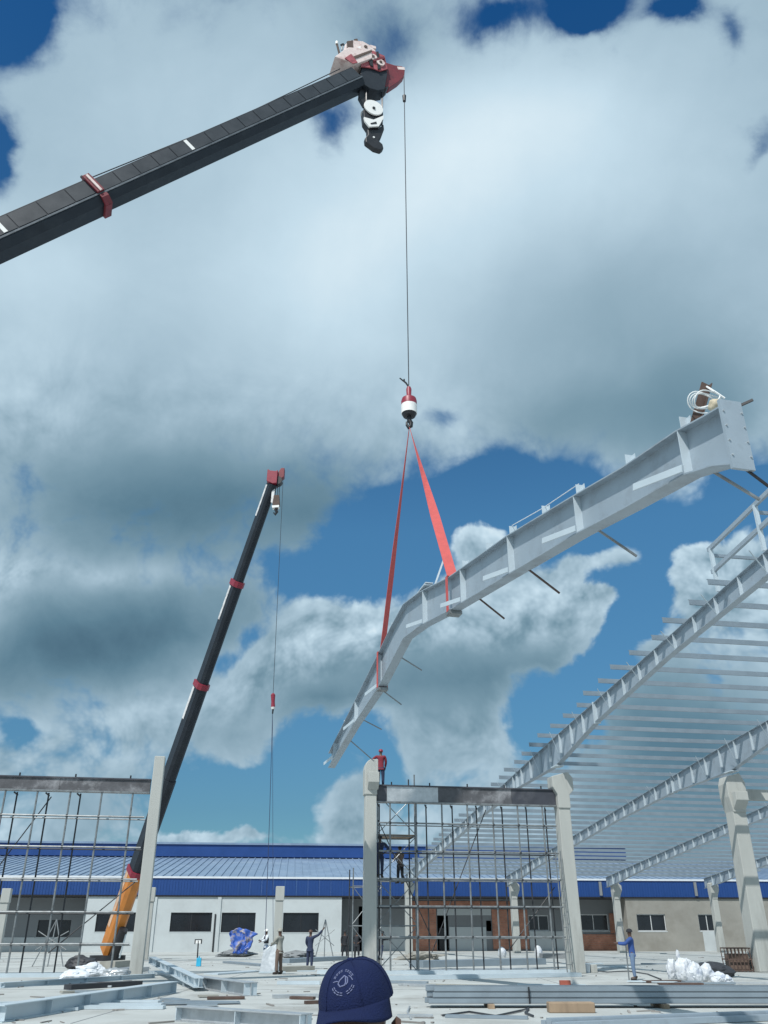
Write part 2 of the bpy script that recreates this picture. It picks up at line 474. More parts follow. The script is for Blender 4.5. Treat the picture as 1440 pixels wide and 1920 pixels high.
M['c_brown'] = mat('brown_cloth', (0.14, 0.10, 0.08), 0.85, var=0.15)
M['c_tan'] = mat('tan_cloth', (0.30, 0.30, 0.27), 0.85, var=0.15)
M['boot'] = mat('boot_leather', (0.02, 0.017, 0.015), 0.6, var=0.2)


# ------------------------------------------------------------------ builders
class MB:
    """collects simple shapes (world coordinates) and links them as one mesh object"""

    def __init__(self):
        self.v = []
        self.f = []

    def add(self, vs, fs):
        o = len(self.v)
        self.v += [Vector(x) for x in vs]
        self.f += [tuple(i + o for i in f) for f in fs]
        return self

    def box(self, c, size, ax=None):
        c = Vector(c)
        X, Y, Z = ax if ax else (Vector((1, 0, 0)), Vector((0, 1, 0)), Vector((0, 0, 1)))
        h = [s / 2 for s in size]
        vs = [c + X * (sx * h[0]) + Y * (sy * h[1]) + Z * (sz * h[2]) for sx in (-1, 1) for sy in (-1, 1) for sz in (-1, 1)]
        return self.add(vs, [(0, 1, 3, 2), (4, 6, 7, 5), (0, 4, 5, 1), (2, 3, 7, 6), (0, 2, 6, 4), (1, 5, 7, 3)])

    def bar(self, a, b, w, h, up=(0, 0, 1)):
        a, b = Vector(a), Vector(b)
        d = (b - a)
        L = d.length
        d.normalize()
        up = Vector(up)
        s = d.cross(up)
        if s.length < 1e-4:
            s = d.cross(Vector((0, 1, 0)))
        s.normalize()
        u = s.cross(d).normalized()
        return self.box((a + b) / 2, (w, L, h), (s, d, u))

    def tube(self, pts, r, n=8, cap=True):
        pts = [Vector(p) for p in pts]
        rs = r if isinstance(r, (list, tuple)) else [r] * len(pts)
        rings = []
        prev = None
        for i, p in enumerate(pts):
            t = (pts[min(i + 1, len(pts) - 1)] - pts[max(i - 1, 0)])
            if t.length < 1e-9:
                t = Vector((0, 0, 1))
            t.normalize()
            if prev is None:
                a = t.cross(Vector((0, 0, 1)))
                if a.length < 1e-3:
                    a = t.cross(Vector((1, 0, 0)))
            else:
                a = prev - t * prev.dot(t)
            a.normalize()
            prev = a
            b = t.cross(a)
            rings.append([p + (a * cos(2 * pi * k / n) + b * sin(2 * pi * k / n)) * rs[i] for k in range(n)])
        vs = [x for rg in rings for x in rg]
        fs = []
        for i in range(len(pts) - 1):
            for k in range(n):
                fs.append((i * n + k, i * n + (k + 1) % n, (i + 1) * n + (k + 1) % n, (i + 1) * n + k))
        if cap:
            fs.append(tuple(range(n - 1, -1, -1)))
            fs.append(tuple((len(pts) - 1) * n + k for k in range(n)))
        return self.add(vs, fs)

    def prism(self, poly, d):
        """outline (list of points, one plane) given thickness by moving it +-d/2"""
        d = Vector(d)
        n = len(poly)
        vs = [Vector(p) - d / 2 for p in poly] + [Vector(p) + d / 2 for p in poly]
        fs = [tuple(range(n - 1, -1, -1)), tuple(range(n, 2 * n))]
        fs += [(k, (k + 1) % n, n + (k + 1) % n, n + k) for k in range(n)]
        return self.add(vs, fs)

    def disc(self, c, axis, r, th, n=20):
        c, axis = Vector(c), Vector(axis).normalized()
        return self.tube([c - axis * th / 2, c + axis * th / 2], r, n)

    def loft(self, rings, cap=True):
        n = len(rings[0])
        vs = [x for r in rings for x in r]
        fs = []
        for i in range(len(rings) - 1):
            for k in range(n):
                fs.append((i * n + k, i * n + (k + 1) % n, (i + 1) * n + (k + 1) % n, (i + 1) * n + k))
        if cap:
            fs.append(tuple(range(n - 1, -1, -1)))
            fs.append(tuple((len(rings) - 1) * n + k for k in range(n)))
        return self.add(vs, fs)

    def build(self, name, m, parent=None, smooth=False, bevel=0.0):
        off = Vector((0, 0, 0))
        if parent is not None:
            p = parent
            while p is not None:
                off += Vector(p.location)
                p = p.parent
        me = bpy.data.meshes.new(name)
        me.from_pydata([tuple(x - off) for x in self.v], [], self.f)
        bm = bmesh.new()
        bm.from_mesh(me)
        bmesh.ops.recalc_face_normals(bm, faces=bm.faces)
        bm.to_mesh(me)
        bm.free()
        me.materials.append(m)
        if smooth:
            for p in me.polygons:
                p.use_smooth = True
        o = bpy.data.objects.new(name, me)
        COL.objects.link(o)
        if parent is not None:
            o.parent = parent
        if smooth:
            try:
                me.set_sharp_from_angle(angle=radians(40))
            except Exception:
                pass
        if bevel:
            b = o.modifiers.new('bevel', 'BEVEL')
            b.width = bevel
            b.segments = 2
            b.limit_method = 'ANGLE'
        return o


def tag(o, label=None, cat=None, group=None, kind=None):
    if label:
        o['label'] = label
    if cat:
        o['category'] = cat
    if group:
        o['group'] = group
    if kind:
        o['kind'] = kind
    return o


def thing(name, loc, label, cat, group=None):
    o = bpy.data.objects.new(name, None)
    o.empty_display_size = 0.2
    COL.objects.link(o)
    o.location = Vector(loc)
    return tag(o, label, cat, group)


def solo(name, mb, m, loc, label, cat, group=None, smooth=False, bevel=0.0):
    """a thing that is one mesh, its origin at loc"""
    loc = Vector(loc)
    mb.v = [x - loc for x in mb.v]
    o = mb.build(name, m, None, smooth, bevel)
    o.location = loc
    return tag(o, label, cat, group)


def dup(root, delta, label=None):
    r = root.copy()
    COL.objects.link(r)
    r.location = root.location + Vector(delta)
    if label:
        r['label'] = label
    for ch in list(root.children):
        c = ch.copy()
        COL.objects.link(c)
        c.parent = r
        for g in list(ch.children):
            d = g.copy()
            COL.objects.link(d)
            d.parent = c
    return r


Z = Vector((0, 0, 1))
# the rows of columns: e runs along a row, nb points to the back
RA = atan(0.17)
E = Vector((cos(RA), sin(RA), 0))
NB = Vector((-sin(RA), cos(RA), 0))
ORG = Vector((8.3, 42, 0))


def R(s, t, z=0.0):
    return ORG + E * s + NB * t + Z * z


# ------------------------------------------------------------------ ground
g = MB()
g.add([(-3000, -600, 0), (3000, -600, 0), (3000, 5200, 0), (-3000, 5200, 0)], [(0, 1, 2, 3)])
go = g.build('ground', M['ground'])
tag(go, kind='structure')

# floor slab of the far hall with its edge
g = MB()
g.prism([R(-34, 35.2, .03), R(60, 35.2, .03), R(60, 52, .03), R(-34, 52, .03)], (0, 0, .06))
tag(g.build('floor_slab', M['ground']), kind='structure')

# ------------------------------------------------------------------ factory building at the back
BA = atan(0.10)
BE = Vector((cos(BA), sin(BA), 0))
BN = Vector((-sin(BA), cos(BA), 0))
BAX = (BE, BN, Z)
BORG = Vector((0, 86, 0))


def B(x, d, z):
    return BORG + BE * x + BN * d + Z * z


bld = thing('factory_building', BORG, 'long low factory building with blue fascia bands and pale blue roof across the back', 'building')
LX0, LX1 = -70, 75


def bbox(mb, x0, x1, d0, d1, z0, z1):
    return mb.box(B((x0 + x1) / 2, (d0 + d1) / 2, (z0 + z1) / 2), (abs(x1 - x0), abs(d1 - d0), abs(z1 - z0)), BAX)


def bx(u, v=1740, d=0.0):
    """how far along the building's front a sight line lands"""
    r = ray(u, v)
    o = BORG + BN * d
    t = (o.dot(BN)) / (r.x * BN.x + r.y * BN.y)
    p = Vector((r.x * t, r.y * t, H + r.z * t))
    return (p - o).dot(BE), p.z


EAVE0, EAVE1 = bx(720, 1680)[1], bx(720, 1649)[1]
# fascia of ribbed sheets, one object per sheet
w = 1.05
x = LX0
prev = None
while x < LX1:
    m_ = MB()
    bbox(m_, x + .004, x + w - .004, -.12, 0, EAVE0, EAVE1)
    for k in range(4):
        xx = x + .13 + k * .26
        m_.box(B(xx, -.135, (EAVE0 + EAVE1) / 2), (.05, .03, EAVE1 - EAVE0 - .004), BAX)
    if prev is None:
        prev = m_.build('fascia_sheet', M['blue'], bld)
        x00 = x
    else:
        c = prev.copy()
        COL.objects.link(c)
        c.location = BE * (x - x00)
    x += w
m_ = MB()
bbox(m_, LX0, LX1, -.22, .10, EAVE1, EAVE1 + .16)
m_.build('gutter', M['gutter'], bld)
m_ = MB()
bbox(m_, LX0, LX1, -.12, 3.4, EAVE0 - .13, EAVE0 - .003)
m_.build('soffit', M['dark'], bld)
# lower roof, ribbed
zr0 = EAVE1 + .08
zr1 = zr0 + 22 * .148
m_ = MB()
m_.prism([B(LX0, .10, zr0), B(LX1, .10, zr0), B(LX1, 22, zr1), B(LX0, 22, zr1)], (0, 0, .05))
m_.build('roof', M['roof_blue'], bld)
m_ = MB()
x = LX0 + .2
while x < LX1:
    a, b = B(x, .11, zr0 + .06), B(x, 21.95, zr1 + .06)
    m_.bar(a, b, .11, .09)
    x += .75
tag(m_.build('roof_rib', M['roof_blue'], bld), kind='stuff')
# upper part
m_ = MB()
zu0, zu1 = zr1 + .12, P(640, 1587, 108).z
UX1 = 31.5
bbox(m_, LX0, UX1, 21.6, 21.9, zu0, zu1)
m_.build('upper_fascia', M['blue'], bld)
m_ = MB()
bbox(m_, LX0, UX1, 21.45, 21.95, zu1, zu1 + .22)
m_.build('ridge_cap', M['roof_blue'], bld)
m_ = MB()
bbox(m_, LX0, UX1, 21.9, 23, zr1 - 2, zu1 - .05)
m_.build('upper_wall', M['blue'], bld)

# front walls: left bay stands at the eave, the rest is set back under it
xa, xb = bx(155)[0], bx(640)[0]
xr = bx(1178, 1740, 0)[0]
ZT = EAVE0 - .13
WX = [bx(q)[0] for q in (178, 256, 318, 396, 414, 478, 530, 597)]
zs, zh = bx(360, 1747)[1], bx(360, 1711)[1]


def wall_with_openings(name, material, x0, x1, d, th, z0, z1, openings, parent=bld, low=None):
    """wall built of piers, sills and heads round real openings"""
    mb = MB()
    mb2 = MB()
    xs = x0
    for (a, b, s, h) in sorted(openings):
        bbox(mb, xs, a, d, d + th, z0, z1)
        if s > z0 + .01:
            bbox(mb, a, b, d, d + th, z0, s)
        bbox(mb, a, b, d, d + th, h, z1)
        xs = b
    bbox(mb, xs, x1, d, d + th, z0, z1)
    return mb.build(name, material, parent)


def window(a, b, s, h, d, panes=2, frame=True):
    mb = MB()
    f = .07
    bbox(mb, a, b, d + .06, d + .13, s, s + f)
    bbox(mb, a, b, d + .06, d + .13, h - f, h)
    for k in range(panes + 1):
        xx = a + (b - a - f) * k / panes
        bbox(mb, xx, xx + f, d + .06, d + .13, s + f, h - f)
    fr = mb.build('window', M['black'] if not frame else M['frame'], bld)
    for k in range(panes):
        p_ = MB()
        x0 = a + (b - a - f) * k / panes + f
        x1 = a + (b - a - f) * (k + 1) / panes
        bbox(p_, x0, x1, d + .09, d + .105, s + f, h - f)
        p_.build('pane', M['glass'], fr)
    sl = MB()
    bbox(sl, a - .06, b + .06, d - .07, d + .05, s - .07, s)
    sl.build('sill', M['wall'], fr)


ops = [(WX[0], WX[1], zs, zh), (WX[2], WX[3], zs, zh), (WX[4], WX[5], zs - .05, zh), (WX[6], WX[7], zs - .05, zh)]
wall_with_openings('wall', M['wall'], xa, xb, 0, .25, 0, ZT, ops)
for o_ in ops:
    window(*o_, d=.05, frame=False)
m_ = MB()
bbox(m_, xa, xa + .25, .25, 3.3, 0, ZT)
bbox(m_, xb - .25, xb, .25, 3.3, 0, ZT)
m_.build('return_wall', M['wall'], bld)
# pilaster strips on the left bay
for q in (286, 408):
    m_ = MB()
    x_ = bx(q)[0]
    bbox(m_, x_ - .16, x_ + .16, -.1, -.004, 0, ZT)
    m_.build('pilaster', M['wall'], bld)
    m_ = MB()
    bbox(m_, x_ - .34, x_ - .22, -.09, -.004, .1, 3.1)
    m_.build('downpipe', M['black'], bld)

D2 = 3.2


def b2(q, v=1740):
    return bx(q, v, D2)


# far left recess
zs2, zh2 = b2(100, 1757)[1], b2(100, 1725)[1]
lo = [(b2(70)[0], b2(132)[0], zs2, zh2)]
xl = b2(-20)[0]
wall_with_openings('wall', M['wall_grey'], LX0, xa, D2, .25, 0, ZT, [(b2(-60)[0], b2(-14)[0], zs2, zh2)] + lo)
window(*lo[0], d=D2 + .05, frame=False)
m_ = MB()
bbox(m_, LX0, lo[0][0] - .1, D2 - .05, D2 - .004, 0, zs2 - .02)
bbox(m_, lo[0][1] + .1, xa, D2 - .05, D2 - .004, 0, zs2 - .02)
bbox(m_, lo[0][0] - .1, lo[0][1] + .1, D2 - .05, D2 - .004, 0, zs2 - .08)
m_.build('dado', M['wall'], bld)

# middle recess: unfinished block walls
zt = ZT
q_ = lambda u, v=1740: b2(u, v)[0]
zv = lambda v: b2(900, v)[1]
ops_mid = [(q_(672), q_(690), 0, zv(1700)), (q_(820), q_(841), 0, zv(1717)), (q_(912), q_(922), zv(1746), zv(1726)), (q_(992), q_(1030), zv(1745), zv(1716)), (q_(1086), q_(1142), zv(1745), zv(1714))]
wall_with_openings('wall', M['wall_grey'], xb, xr, D2, .25, 0, zt, ops_mid)
for o_ in ops_mid[3:]:
    window(*o_, d=D2 + .05)
m_ = MB()
bbox(m_, q_(824), q_(838), D2 + .3, D2 + .34, .1, zv(1740))
m_.build('door', M['black'], bld)
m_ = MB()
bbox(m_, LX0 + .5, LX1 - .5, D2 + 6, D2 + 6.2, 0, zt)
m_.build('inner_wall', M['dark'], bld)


def panel(name, material, u0, u1, v0, v1, proud=.05):
    mb = MB()
    bbox(mb, q_(u0), q_(u1), D2 - proud, D2 - .004, max(0, zv(v1)), zv(v0))
    return mb.build(name, material, bld)


panel('block_panel', M['brick'], 764, 818, 1704, 1792, .12)
panel('block_panel', M['brick'], 764, 962, 1690, 1703, .10)
panel('block_panel', M['brick'], 923, 962, 1705, 1780, .12)
panel('block_panel', M['brick'], 974, 990, 1705, 1780, .10)
panel('block_panel', M['brick'], 1074, 1172, 1752, 1785, .12)
panel('block_panel', M['brick'], 1144, 1172, 1712, 1750, .10)
panel('rendered_panel', M['wall'], 842, 911, 1738, 1792, .06)
panel('rendered_panel', M['wall'], 992, 1064, 1746, 1792, .06)
panel('lintel', M['wall'], 820, 922, 1704, 1716, .08)
panel('rendered_panel', M['wall'], 706, 762, 1738, 1792, .06)
# pale plaster splashes on the open blockwork
# right bay: rendered and catching the sun, level with the eave
zs3, zh3 = bx(1222, 1746)[1], bx(1222, 1714)[1]
ops_r = [(bx(1196)[0], bx(1250)[0], zs3, zh3), (bx(1312)[0], bx(1344)[0], zs3, zh3), (bx(1417)[0], bx(1436)[0], zs3, zh3), (bx(1490)[0], bx(1540)[0], zs3, zh3)]
wall_with_openings('wall', M['wall_beige'], xr, LX1, 0, .25, 0, ZT, ops_r)
for o_ in ops_r:
    window(*o_, d=.05)
m_ = MB()
bbox(m_, bx(1316)[0], bx(1346)[0], -.05, -.004, 0, bx(1330, 1746)[1])
m_.build('rendered_panel', M['wall'], bld)
m_ = MB()
bbox(m_, xr, xr + .25, .25, D2, 0, ZT)
m_.build('return_wall', M['wall_beige'], bld)
for q in (1132, 1313):
    m_ = MB()
    x_ = bx(q)[0]
    bbox(m_, x_ - .12, x_ + .12, -.3, -.16, EAVE0 + .1, EAVE1 - .1)
    m_.build('downpipe_head', M['wall_grey'], bld)

# ------------------------------------------------------------------ precast columns
def concrete_column(s, t, h, label, w=.56, head=None, taper=.1, group='precast concrete columns'):
    base = R(s, t)
    r = thing('concrete_column', base, label, 'column', group)
    ax = (E, NB, Z)
    m_ = MB()
    lo_, hi_ = w / 2 + taper / 2, w / 2
    rings = []
    for (z_, k) in ((0, lo_), (h, hi_)):
        rings.append([base + E * (a * k) + NB * (b * k * 1.05) + Z * z_ for a, b in ((-1, -1), (1, -1), (1, 1), (-1, 1))])
    m_.loft(rings)
    m_.build('shaft', M['column'], r, bevel=.03)
    if head:
        m_ = MB()
        prof = [base + E * a + Z * (h + b) for a, b in head]
        m_.prism(prof, NB * (w * 1.25))
        m_.build('head', M['column'], r, bevel=.025)
    return r, base


ZB = P(880, 1500, 41.2).z
concrete_column(-30.1, 0, 8.4, 'pale concrete column carrying the far left end of the left tube screen', w=.45, taper=.06)
col_left, _ = concrete_column(-18.52, 0, P(298, 1420, 39).z, 'tall pale concrete column with plain square top on the left, orange boom behind it', head=None, w=.45, taper=.06)
m_ = MB()
zc = P(290, 1470, 39).z
m_.box(R(-18.75, .2, zc + .0), (.70, .70, .55), (E, NB, Z))
HZ = P(692, 1470, 40.5).z
col_mid, _ = concrete_column(-9.05, 0, HZ, 'pale concrete column with rounded head in the middle, carrying the red clad climber', w=.50, taper=.06,
                             head=[(-.30, -.5), (-.30, .6), (-.26, .82), (-.16, .98), (-.02, 1.06), (.31, 1.06), (.31, .2), (.27, -.2), (.27, -.5)])
m_ = MB()
m_.prism([R(-8.98, -.315, HZ + a) + NB * b for a, b in ((.45, 0), (.45, -.30), (0.0, -.30), (-.3, 0))], E * .50)
m_.build('corbel', M['column'], col_mid, bevel=.02)
HZ2 = P(1040, 1500, 42).z
col_right, _ = concrete_column(0.05, 0, HZ2, 'pale concrete column under the nearest fixed rafter, right of the tube screen', w=.56, taper=.08,
                               head=[(-.50, .55), (-.50, 1.02), (.30, 1.24), (.52, .98), (.52, .42), (.30, .2), (.30, -.4), (-.29, -.4), (-.29, .2)])
HZ3 = P(1358, 1500, 43.5).z
col_far, _ = concrete_column(8.85, 0, HZ3, 'pale concrete column at far right with striped rafter shadows across it', w=.66, taper=.14,
                             head=[(-.46, .1), (-.46, .7), (-.34, 1.05), (.30, 1.22), (.52, .8), (.52, .35), (.36, .1), (.34, -.6), (-.33, -.6)])
m_ = MB()
m_.prism([R(8.85, -.40, HZ3 + a) + NB * b for a, b in ((.3, 0), (.3, -.42), (-.1, -.42), (-.5, 0))], E * .64)
m_.build('corbel', M['column'], col_far, bevel=.02)
# the shorter row at the back
for (s_, h_, lab) in ((0, 5.0, 'short far column seen through the tube screen beside the block wall'),
                      (9.2, 5.0, 'short far column standing left of the brick dado wall behind the screen'),
                      (18.5, 5.0, 'short far column with stained head left of the beige wall window'),
                      (27.7, 5.1, 'short far column before the beige wall near the right edge')):
    concrete_column(s_, 37.3, h_, lab, w=.5, taper=.06, head=[(-.28, -.2), (-.28, .45), (.1, .62), (.5, .3), (.5, -.1), (.3, -.55), (.25, -.8), (-.25, -.8)])
for (u, v, lab) in ((525, 1662, 'slim free standing column in the open yard behind the lifted plate'), (284, 1664, 'slim far column mostly hidden by the tall left column'), (14, 1666, 'slim far column behind the left tube screen at the picture edge')):
    b0 = P(u, v, 64)
    base = Vector((b0.x, 64, 0))
    r = thing('concrete_column', base, lab, 'column', 'precast concrete columns')
    m_ = MB()
    m_.loft([[base + E * (a * k) + NB * (b * k) + Z * z_ for a, b in ((-1, -1), (1, -1), (1, 1), (-1, 1))] for z_, k in ((0, .29), (b0.z, .25))])
    m_.build('shaft', M['column'], r, bevel=.03)
    m_ = MB()
    m_.box(base + E * .02 - NB * .02 + Z * (b0.z - .45), (.58, .60, .9), (E, NB, Z))
    m_.build('head', M['column'], r, bevel=.03)


# ------------------------------------------------------------------ top beams and tube screens
def screen(name, s0, s1, t0, zs, beamz, vx, vx2, label, beamlabel, segs, tr_=.033):
    """a wall-high grid of tubes under an edge beam; every tube is a part"""
    bm_ = thing('edge_beam', R((s0 + s1) / 2, t0, beamz[0]), beamlabel, 'beam', 'edge beams over the tube screens')
    ax = (E, NB, Z)
    for (a, b, mk) in segs:
        m = MB()
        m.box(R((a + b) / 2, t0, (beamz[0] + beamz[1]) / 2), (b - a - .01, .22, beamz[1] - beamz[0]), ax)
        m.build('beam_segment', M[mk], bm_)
    for (zz, nm) in ((beamz[1] + .03, 'top_flange'), (beamz[0] - .03, 'bottom_flange')):
        m = MB()
        m.box(R((s0 + s1) / 2, t0, zz), (s1 - s0, .34, .06), ax)
        m.build(nm, M['tube'] if nm == 'bottom_flange' else M['beam_dark'], bm_)
    for k in range(5):
        m = MB()
        s_ = s0 + (s1 - s0) * (.08 + .21 * k)
        m.tube([R(s_, t0 - .1, beamz[1] + .06), R(s_, t0 - .1, beamz[1] + .19)], .035, 6)
        m.build('lifting_stub', M['black'], bm_)
    sc = thing(name, R((s0 + s1) / 2, t0, 0), label, 'scaffold')
    ztop = beamz[0] - .06
    for s_ in vx:
        m = MB()
        m.tube([R(s_, t0 - .10, .02), R(s_, t0 - .10, ztop)], tr_, 8)
        m.build('vertical_tube', M['tube'], sc, True)
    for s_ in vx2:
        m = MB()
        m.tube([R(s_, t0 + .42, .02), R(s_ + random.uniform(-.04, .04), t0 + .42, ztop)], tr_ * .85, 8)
        m.build('vertical_tube', M['tube_dk'], sc, True)  # rear layer, its shade carried by the darker tube colour
        m = MB()
        m.bar(R(s_ - .12, t0 + .2, ztop - .03), R(s_, t0 + .42, ztop - .12), .05, .05)
        m.build('top_clip', M['black'], sc)
    for i, z_ in enumerate(zs):
        m = MB()
        m.tube([R(s0 + .1, t0 - .17, z_), R(s1 - .1, t0 - .17, z_)], tr_ * .95, 8)
        m.build('horizontal_tube', M['tube'], sc, True)
        m = MB()
        m.tube([R(s0 + .1, t0 + .35, z_ - .05), R(s1 - .1, t0 + .35, z_ - .05)], tr_ * .7, 8)
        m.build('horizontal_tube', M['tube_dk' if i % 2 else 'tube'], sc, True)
    for (a_, b_, z0_, z1_) in ((.02, .30, .9, .2), (.30, .62, .12, .98), (.98, .70, .5, .12)):
        m = MB()
        m.tube([R(s0 + (s1 - s0) * a_, t0 + .55, ztop * z0_), R(s0 + (s1 - s0) * b_, t0 + .55, ztop * z1_)], tr_ * .6, 6)
        m.build('diagonal_brace', M['tube_dk'], sc, True)
    m = MB()
    for s_ in vx:
        for z_ in zs:
            m.box(R(s_, t0 - .14, z_), (.08, .13, .09), ax)
    tag(m.build('coupler', M['tube_dk'], sc), kind='stuff')
    m = MB()
    m.box(R((s0 + s1) / 2, t0 + .1, .07), (s1 - s0, .5, .14), ax)
    m.build('base_rail', M['rafter_lt'], sc)
    return sc


zr_ = lambda v, Y=41.2: P(870, v, Y).z
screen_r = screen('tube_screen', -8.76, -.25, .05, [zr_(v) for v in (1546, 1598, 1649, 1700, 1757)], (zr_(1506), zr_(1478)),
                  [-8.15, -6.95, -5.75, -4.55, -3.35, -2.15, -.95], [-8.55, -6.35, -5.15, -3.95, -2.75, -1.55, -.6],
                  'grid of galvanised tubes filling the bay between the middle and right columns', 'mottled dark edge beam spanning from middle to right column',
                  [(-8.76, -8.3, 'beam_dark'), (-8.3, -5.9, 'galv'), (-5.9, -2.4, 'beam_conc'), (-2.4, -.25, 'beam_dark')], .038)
zl_ = lambda v: P(150, v, 38.3).z
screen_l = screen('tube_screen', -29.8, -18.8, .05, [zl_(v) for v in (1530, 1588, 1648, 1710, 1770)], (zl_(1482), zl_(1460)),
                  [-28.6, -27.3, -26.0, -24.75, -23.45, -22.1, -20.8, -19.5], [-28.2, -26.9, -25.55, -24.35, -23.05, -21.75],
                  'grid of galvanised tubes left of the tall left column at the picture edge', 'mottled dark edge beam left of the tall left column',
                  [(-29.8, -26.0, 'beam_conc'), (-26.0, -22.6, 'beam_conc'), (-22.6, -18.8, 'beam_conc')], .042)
# narrow ladder of tubes against the right column
m_ = thing('tube_ladder', R(-.62, -.5), 'slim upright tube ladder leaning by the foot of the right column', 'ladder')
for k in range(2):
    a = MB()
    a.tube([R(-.60 + .26 * k, -.62, .02), R(-.64 + .24 * k, -.45, 4.9)], .024, 8)
    a.build('stile', M['tube'], m_, True)
for k in range(9):
    a = MB()
    a.tube([R(-.61, -.61 + .017 * k, .35 + .48 * k), R(-.36, -.61 + .017 * k, .35 + .48 * k)], .016, 6)
    a.build('rung', M['tube'], m_, True)


# scaffold tower behind the left part of the right screen
def scaffold_tower(s0, t0, w, d, lifts, lh, label, decks=()):
    r = thing('scaffold_tower', R(s0 + w / 2, t0 + d / 2), label, 'scaffold')
    ht = lifts * lh
    for a in (0, 1):
        for b in (0, 1):
            m = MB()
            m.tube([R(s0 + a * w, t0 + b * d, 0), R(s0 + a * w, t0 + b * d, ht + .9)], .033, 8)
            m.build('standard', M['tube_dk' if b else 'tube'], r, True)  # rear standards have their shade in the tube colour
    for k in range(1, lifts + 1):
        for a in (0, 1):
            m = MB()
            m.tube([R(s0 + a * w, t0, k * lh), R(s0 + a * w, t0 + d, k * lh)], .027, 6)
            m.build('transom', M['tube_dk'], r, True)
        for b in (0, 1):
            m = MB()
            m.tube([R(s0, t0 + b * d, k * lh), R(s0 + w, t0 + b * d, k * lh)], .027, 6)
            m.build('ledger', M['tube'], r, True)
    for k in range(lifts):
        for (x0, x1) in ((0, w), (w, 0)):
            m = MB()
            m.tube([R(s0 + x0, t0 - .04, k * lh + .1), R(s0 + x1, t0 - .04, k * lh + lh - .05)], .02, 6)
            m.build('brace', M['tube'], r, True)
    for k in decks:
        for j in range(3):
            m = MB()
            m.box(R(s0 + w / 2, t0 + d * (j + .5) / 3, k * lh + .05), (w + .2, d / 3 - .02, .05), (E, NB, Z))
            m.build('deck_board', M['timber'], r)
    return r


scaffold_tower(-8.55, 1.0, 1.75, 1.4, 4, 1.85, 'tall narrow scaffold tower behind the middle column inside the tube screen', decks=(3,))
scaffold_tower(-8.55, 9, 1.5, 1.5, 2, 1.9, 'low scaffold tower with crossed braces further back behind the middle column')
# crossed shoring frame behind the left screen
for (u0, u1, vt, vb, Y, lab) in ((62, 120, 1724, 1800, 50, 'low crossed scaffold frame behind the left tube screen'), (590, 626, 1724, 1792, 62, 'leaning tripod of thin poles beside the arms raised worker')):
    a, b = P(u0, vb, Y), P(u1, vb, Y)
    zt_ = P(u0, vt, Y).z
    r = thing('prop_frame', Vector(((a.x + b.x) / 2, Y, 0)), lab, 'scaffold')
    for (p, q2_) in ((a.x, (a.x + b.x) / 2), (b.x, (a.x + b.x) / 2), ((a.x + b.x) / 2, (a.x + b.x) / 2)):
        m = MB()
        m.tube([Vector((p, Y, 0)), Vector((q2_, Y + .3, zt_))], .03, 6)
        m.build('pole', M['tube'], r, True)
    m = MB()
    m.tube([Vector((a.x, Y + .1, zt_ * .35)), Vector((b.x, Y + .1, zt_ * .75))], .025, 6)
    m.build('pole', M['tube'], r, True)
    m = MB()
    m.tube([Vector((a.x, Y + .1, zt_ * .75)), Vector((b.x, Y + .1, zt_ * .35))], .025, 6)
    m.build('pole', M['tube'], r, True)


# ------------------------------------------------------------------ roof frame on the right
def ibeam(root, st, bf, tf, tw, m_web, m_fl, cut_web=None):
    """welded I-beam along stations (top point, depth); web and flanges are parts"""
    pts = [Vector(p) for p, d in st]
    dep = [d for p, d in st]
    run = pts[-1] - pts[0]
    side = Vector((run.y, -run.x, 0)).normalized()
    w_ = MB()
    vs, fs = [], []
    for p, d in zip(pts, dep):
        for k in (-1, 1):
            vs.append(p + side * (k * tw / 2) - Z * tf)
            vs.append(p + side * (k * tw / 2) - Z * (d - tf))
    n = len(pts)
    for i in range(n - 1):
        a, b = 4 * i, 4 * (i + 1)
        fs += [(a, b, b + 1, a + 1), (a + 2, a + 3, b + 3, b + 2), (a, a + 2, b + 2, b), (a + 1, b + 1, b + 3, a + 3)]
    fs += [(0, 1, 3, 2), (4 * n - 4, 4 * n - 2, 4 * n - 1, 4 * n - 3)]
    w_.add(vs, fs)
    w_.build('web', m_web, root)
    for nm, off in (('top_flange', 0), ('bottom_flange', 1)):
        w_ = MB()
        rings = []
        for p, d in zip(pts, dep):
            z0 = -off * (d - tf)
            rings.append([p + side * (a * bf / 2) + Z * (z0 + b) for a, b in ((-1, 0), (1, 0), (1, -tf), (-1, -tf))])
        w_.loft(rings)
        w_.build(nm, m_fl, root)
    return side


def interp(st, x, key):
    for (k0, p0, d0), (k1, p1, d1) in zip(st, st[1:]):
        if k0 <= x <= k1 or k0 >= x >= k1:
            f = (x - k0) / (k1 - k0)
            return p0.lerp(p1, f), d0 + (d1 - d0) * f
    return st[-1][1], st[-1][2]


def zroof(t):
    return 10.02 - .105 * t if t > 0 else 10.02 - .092 * t


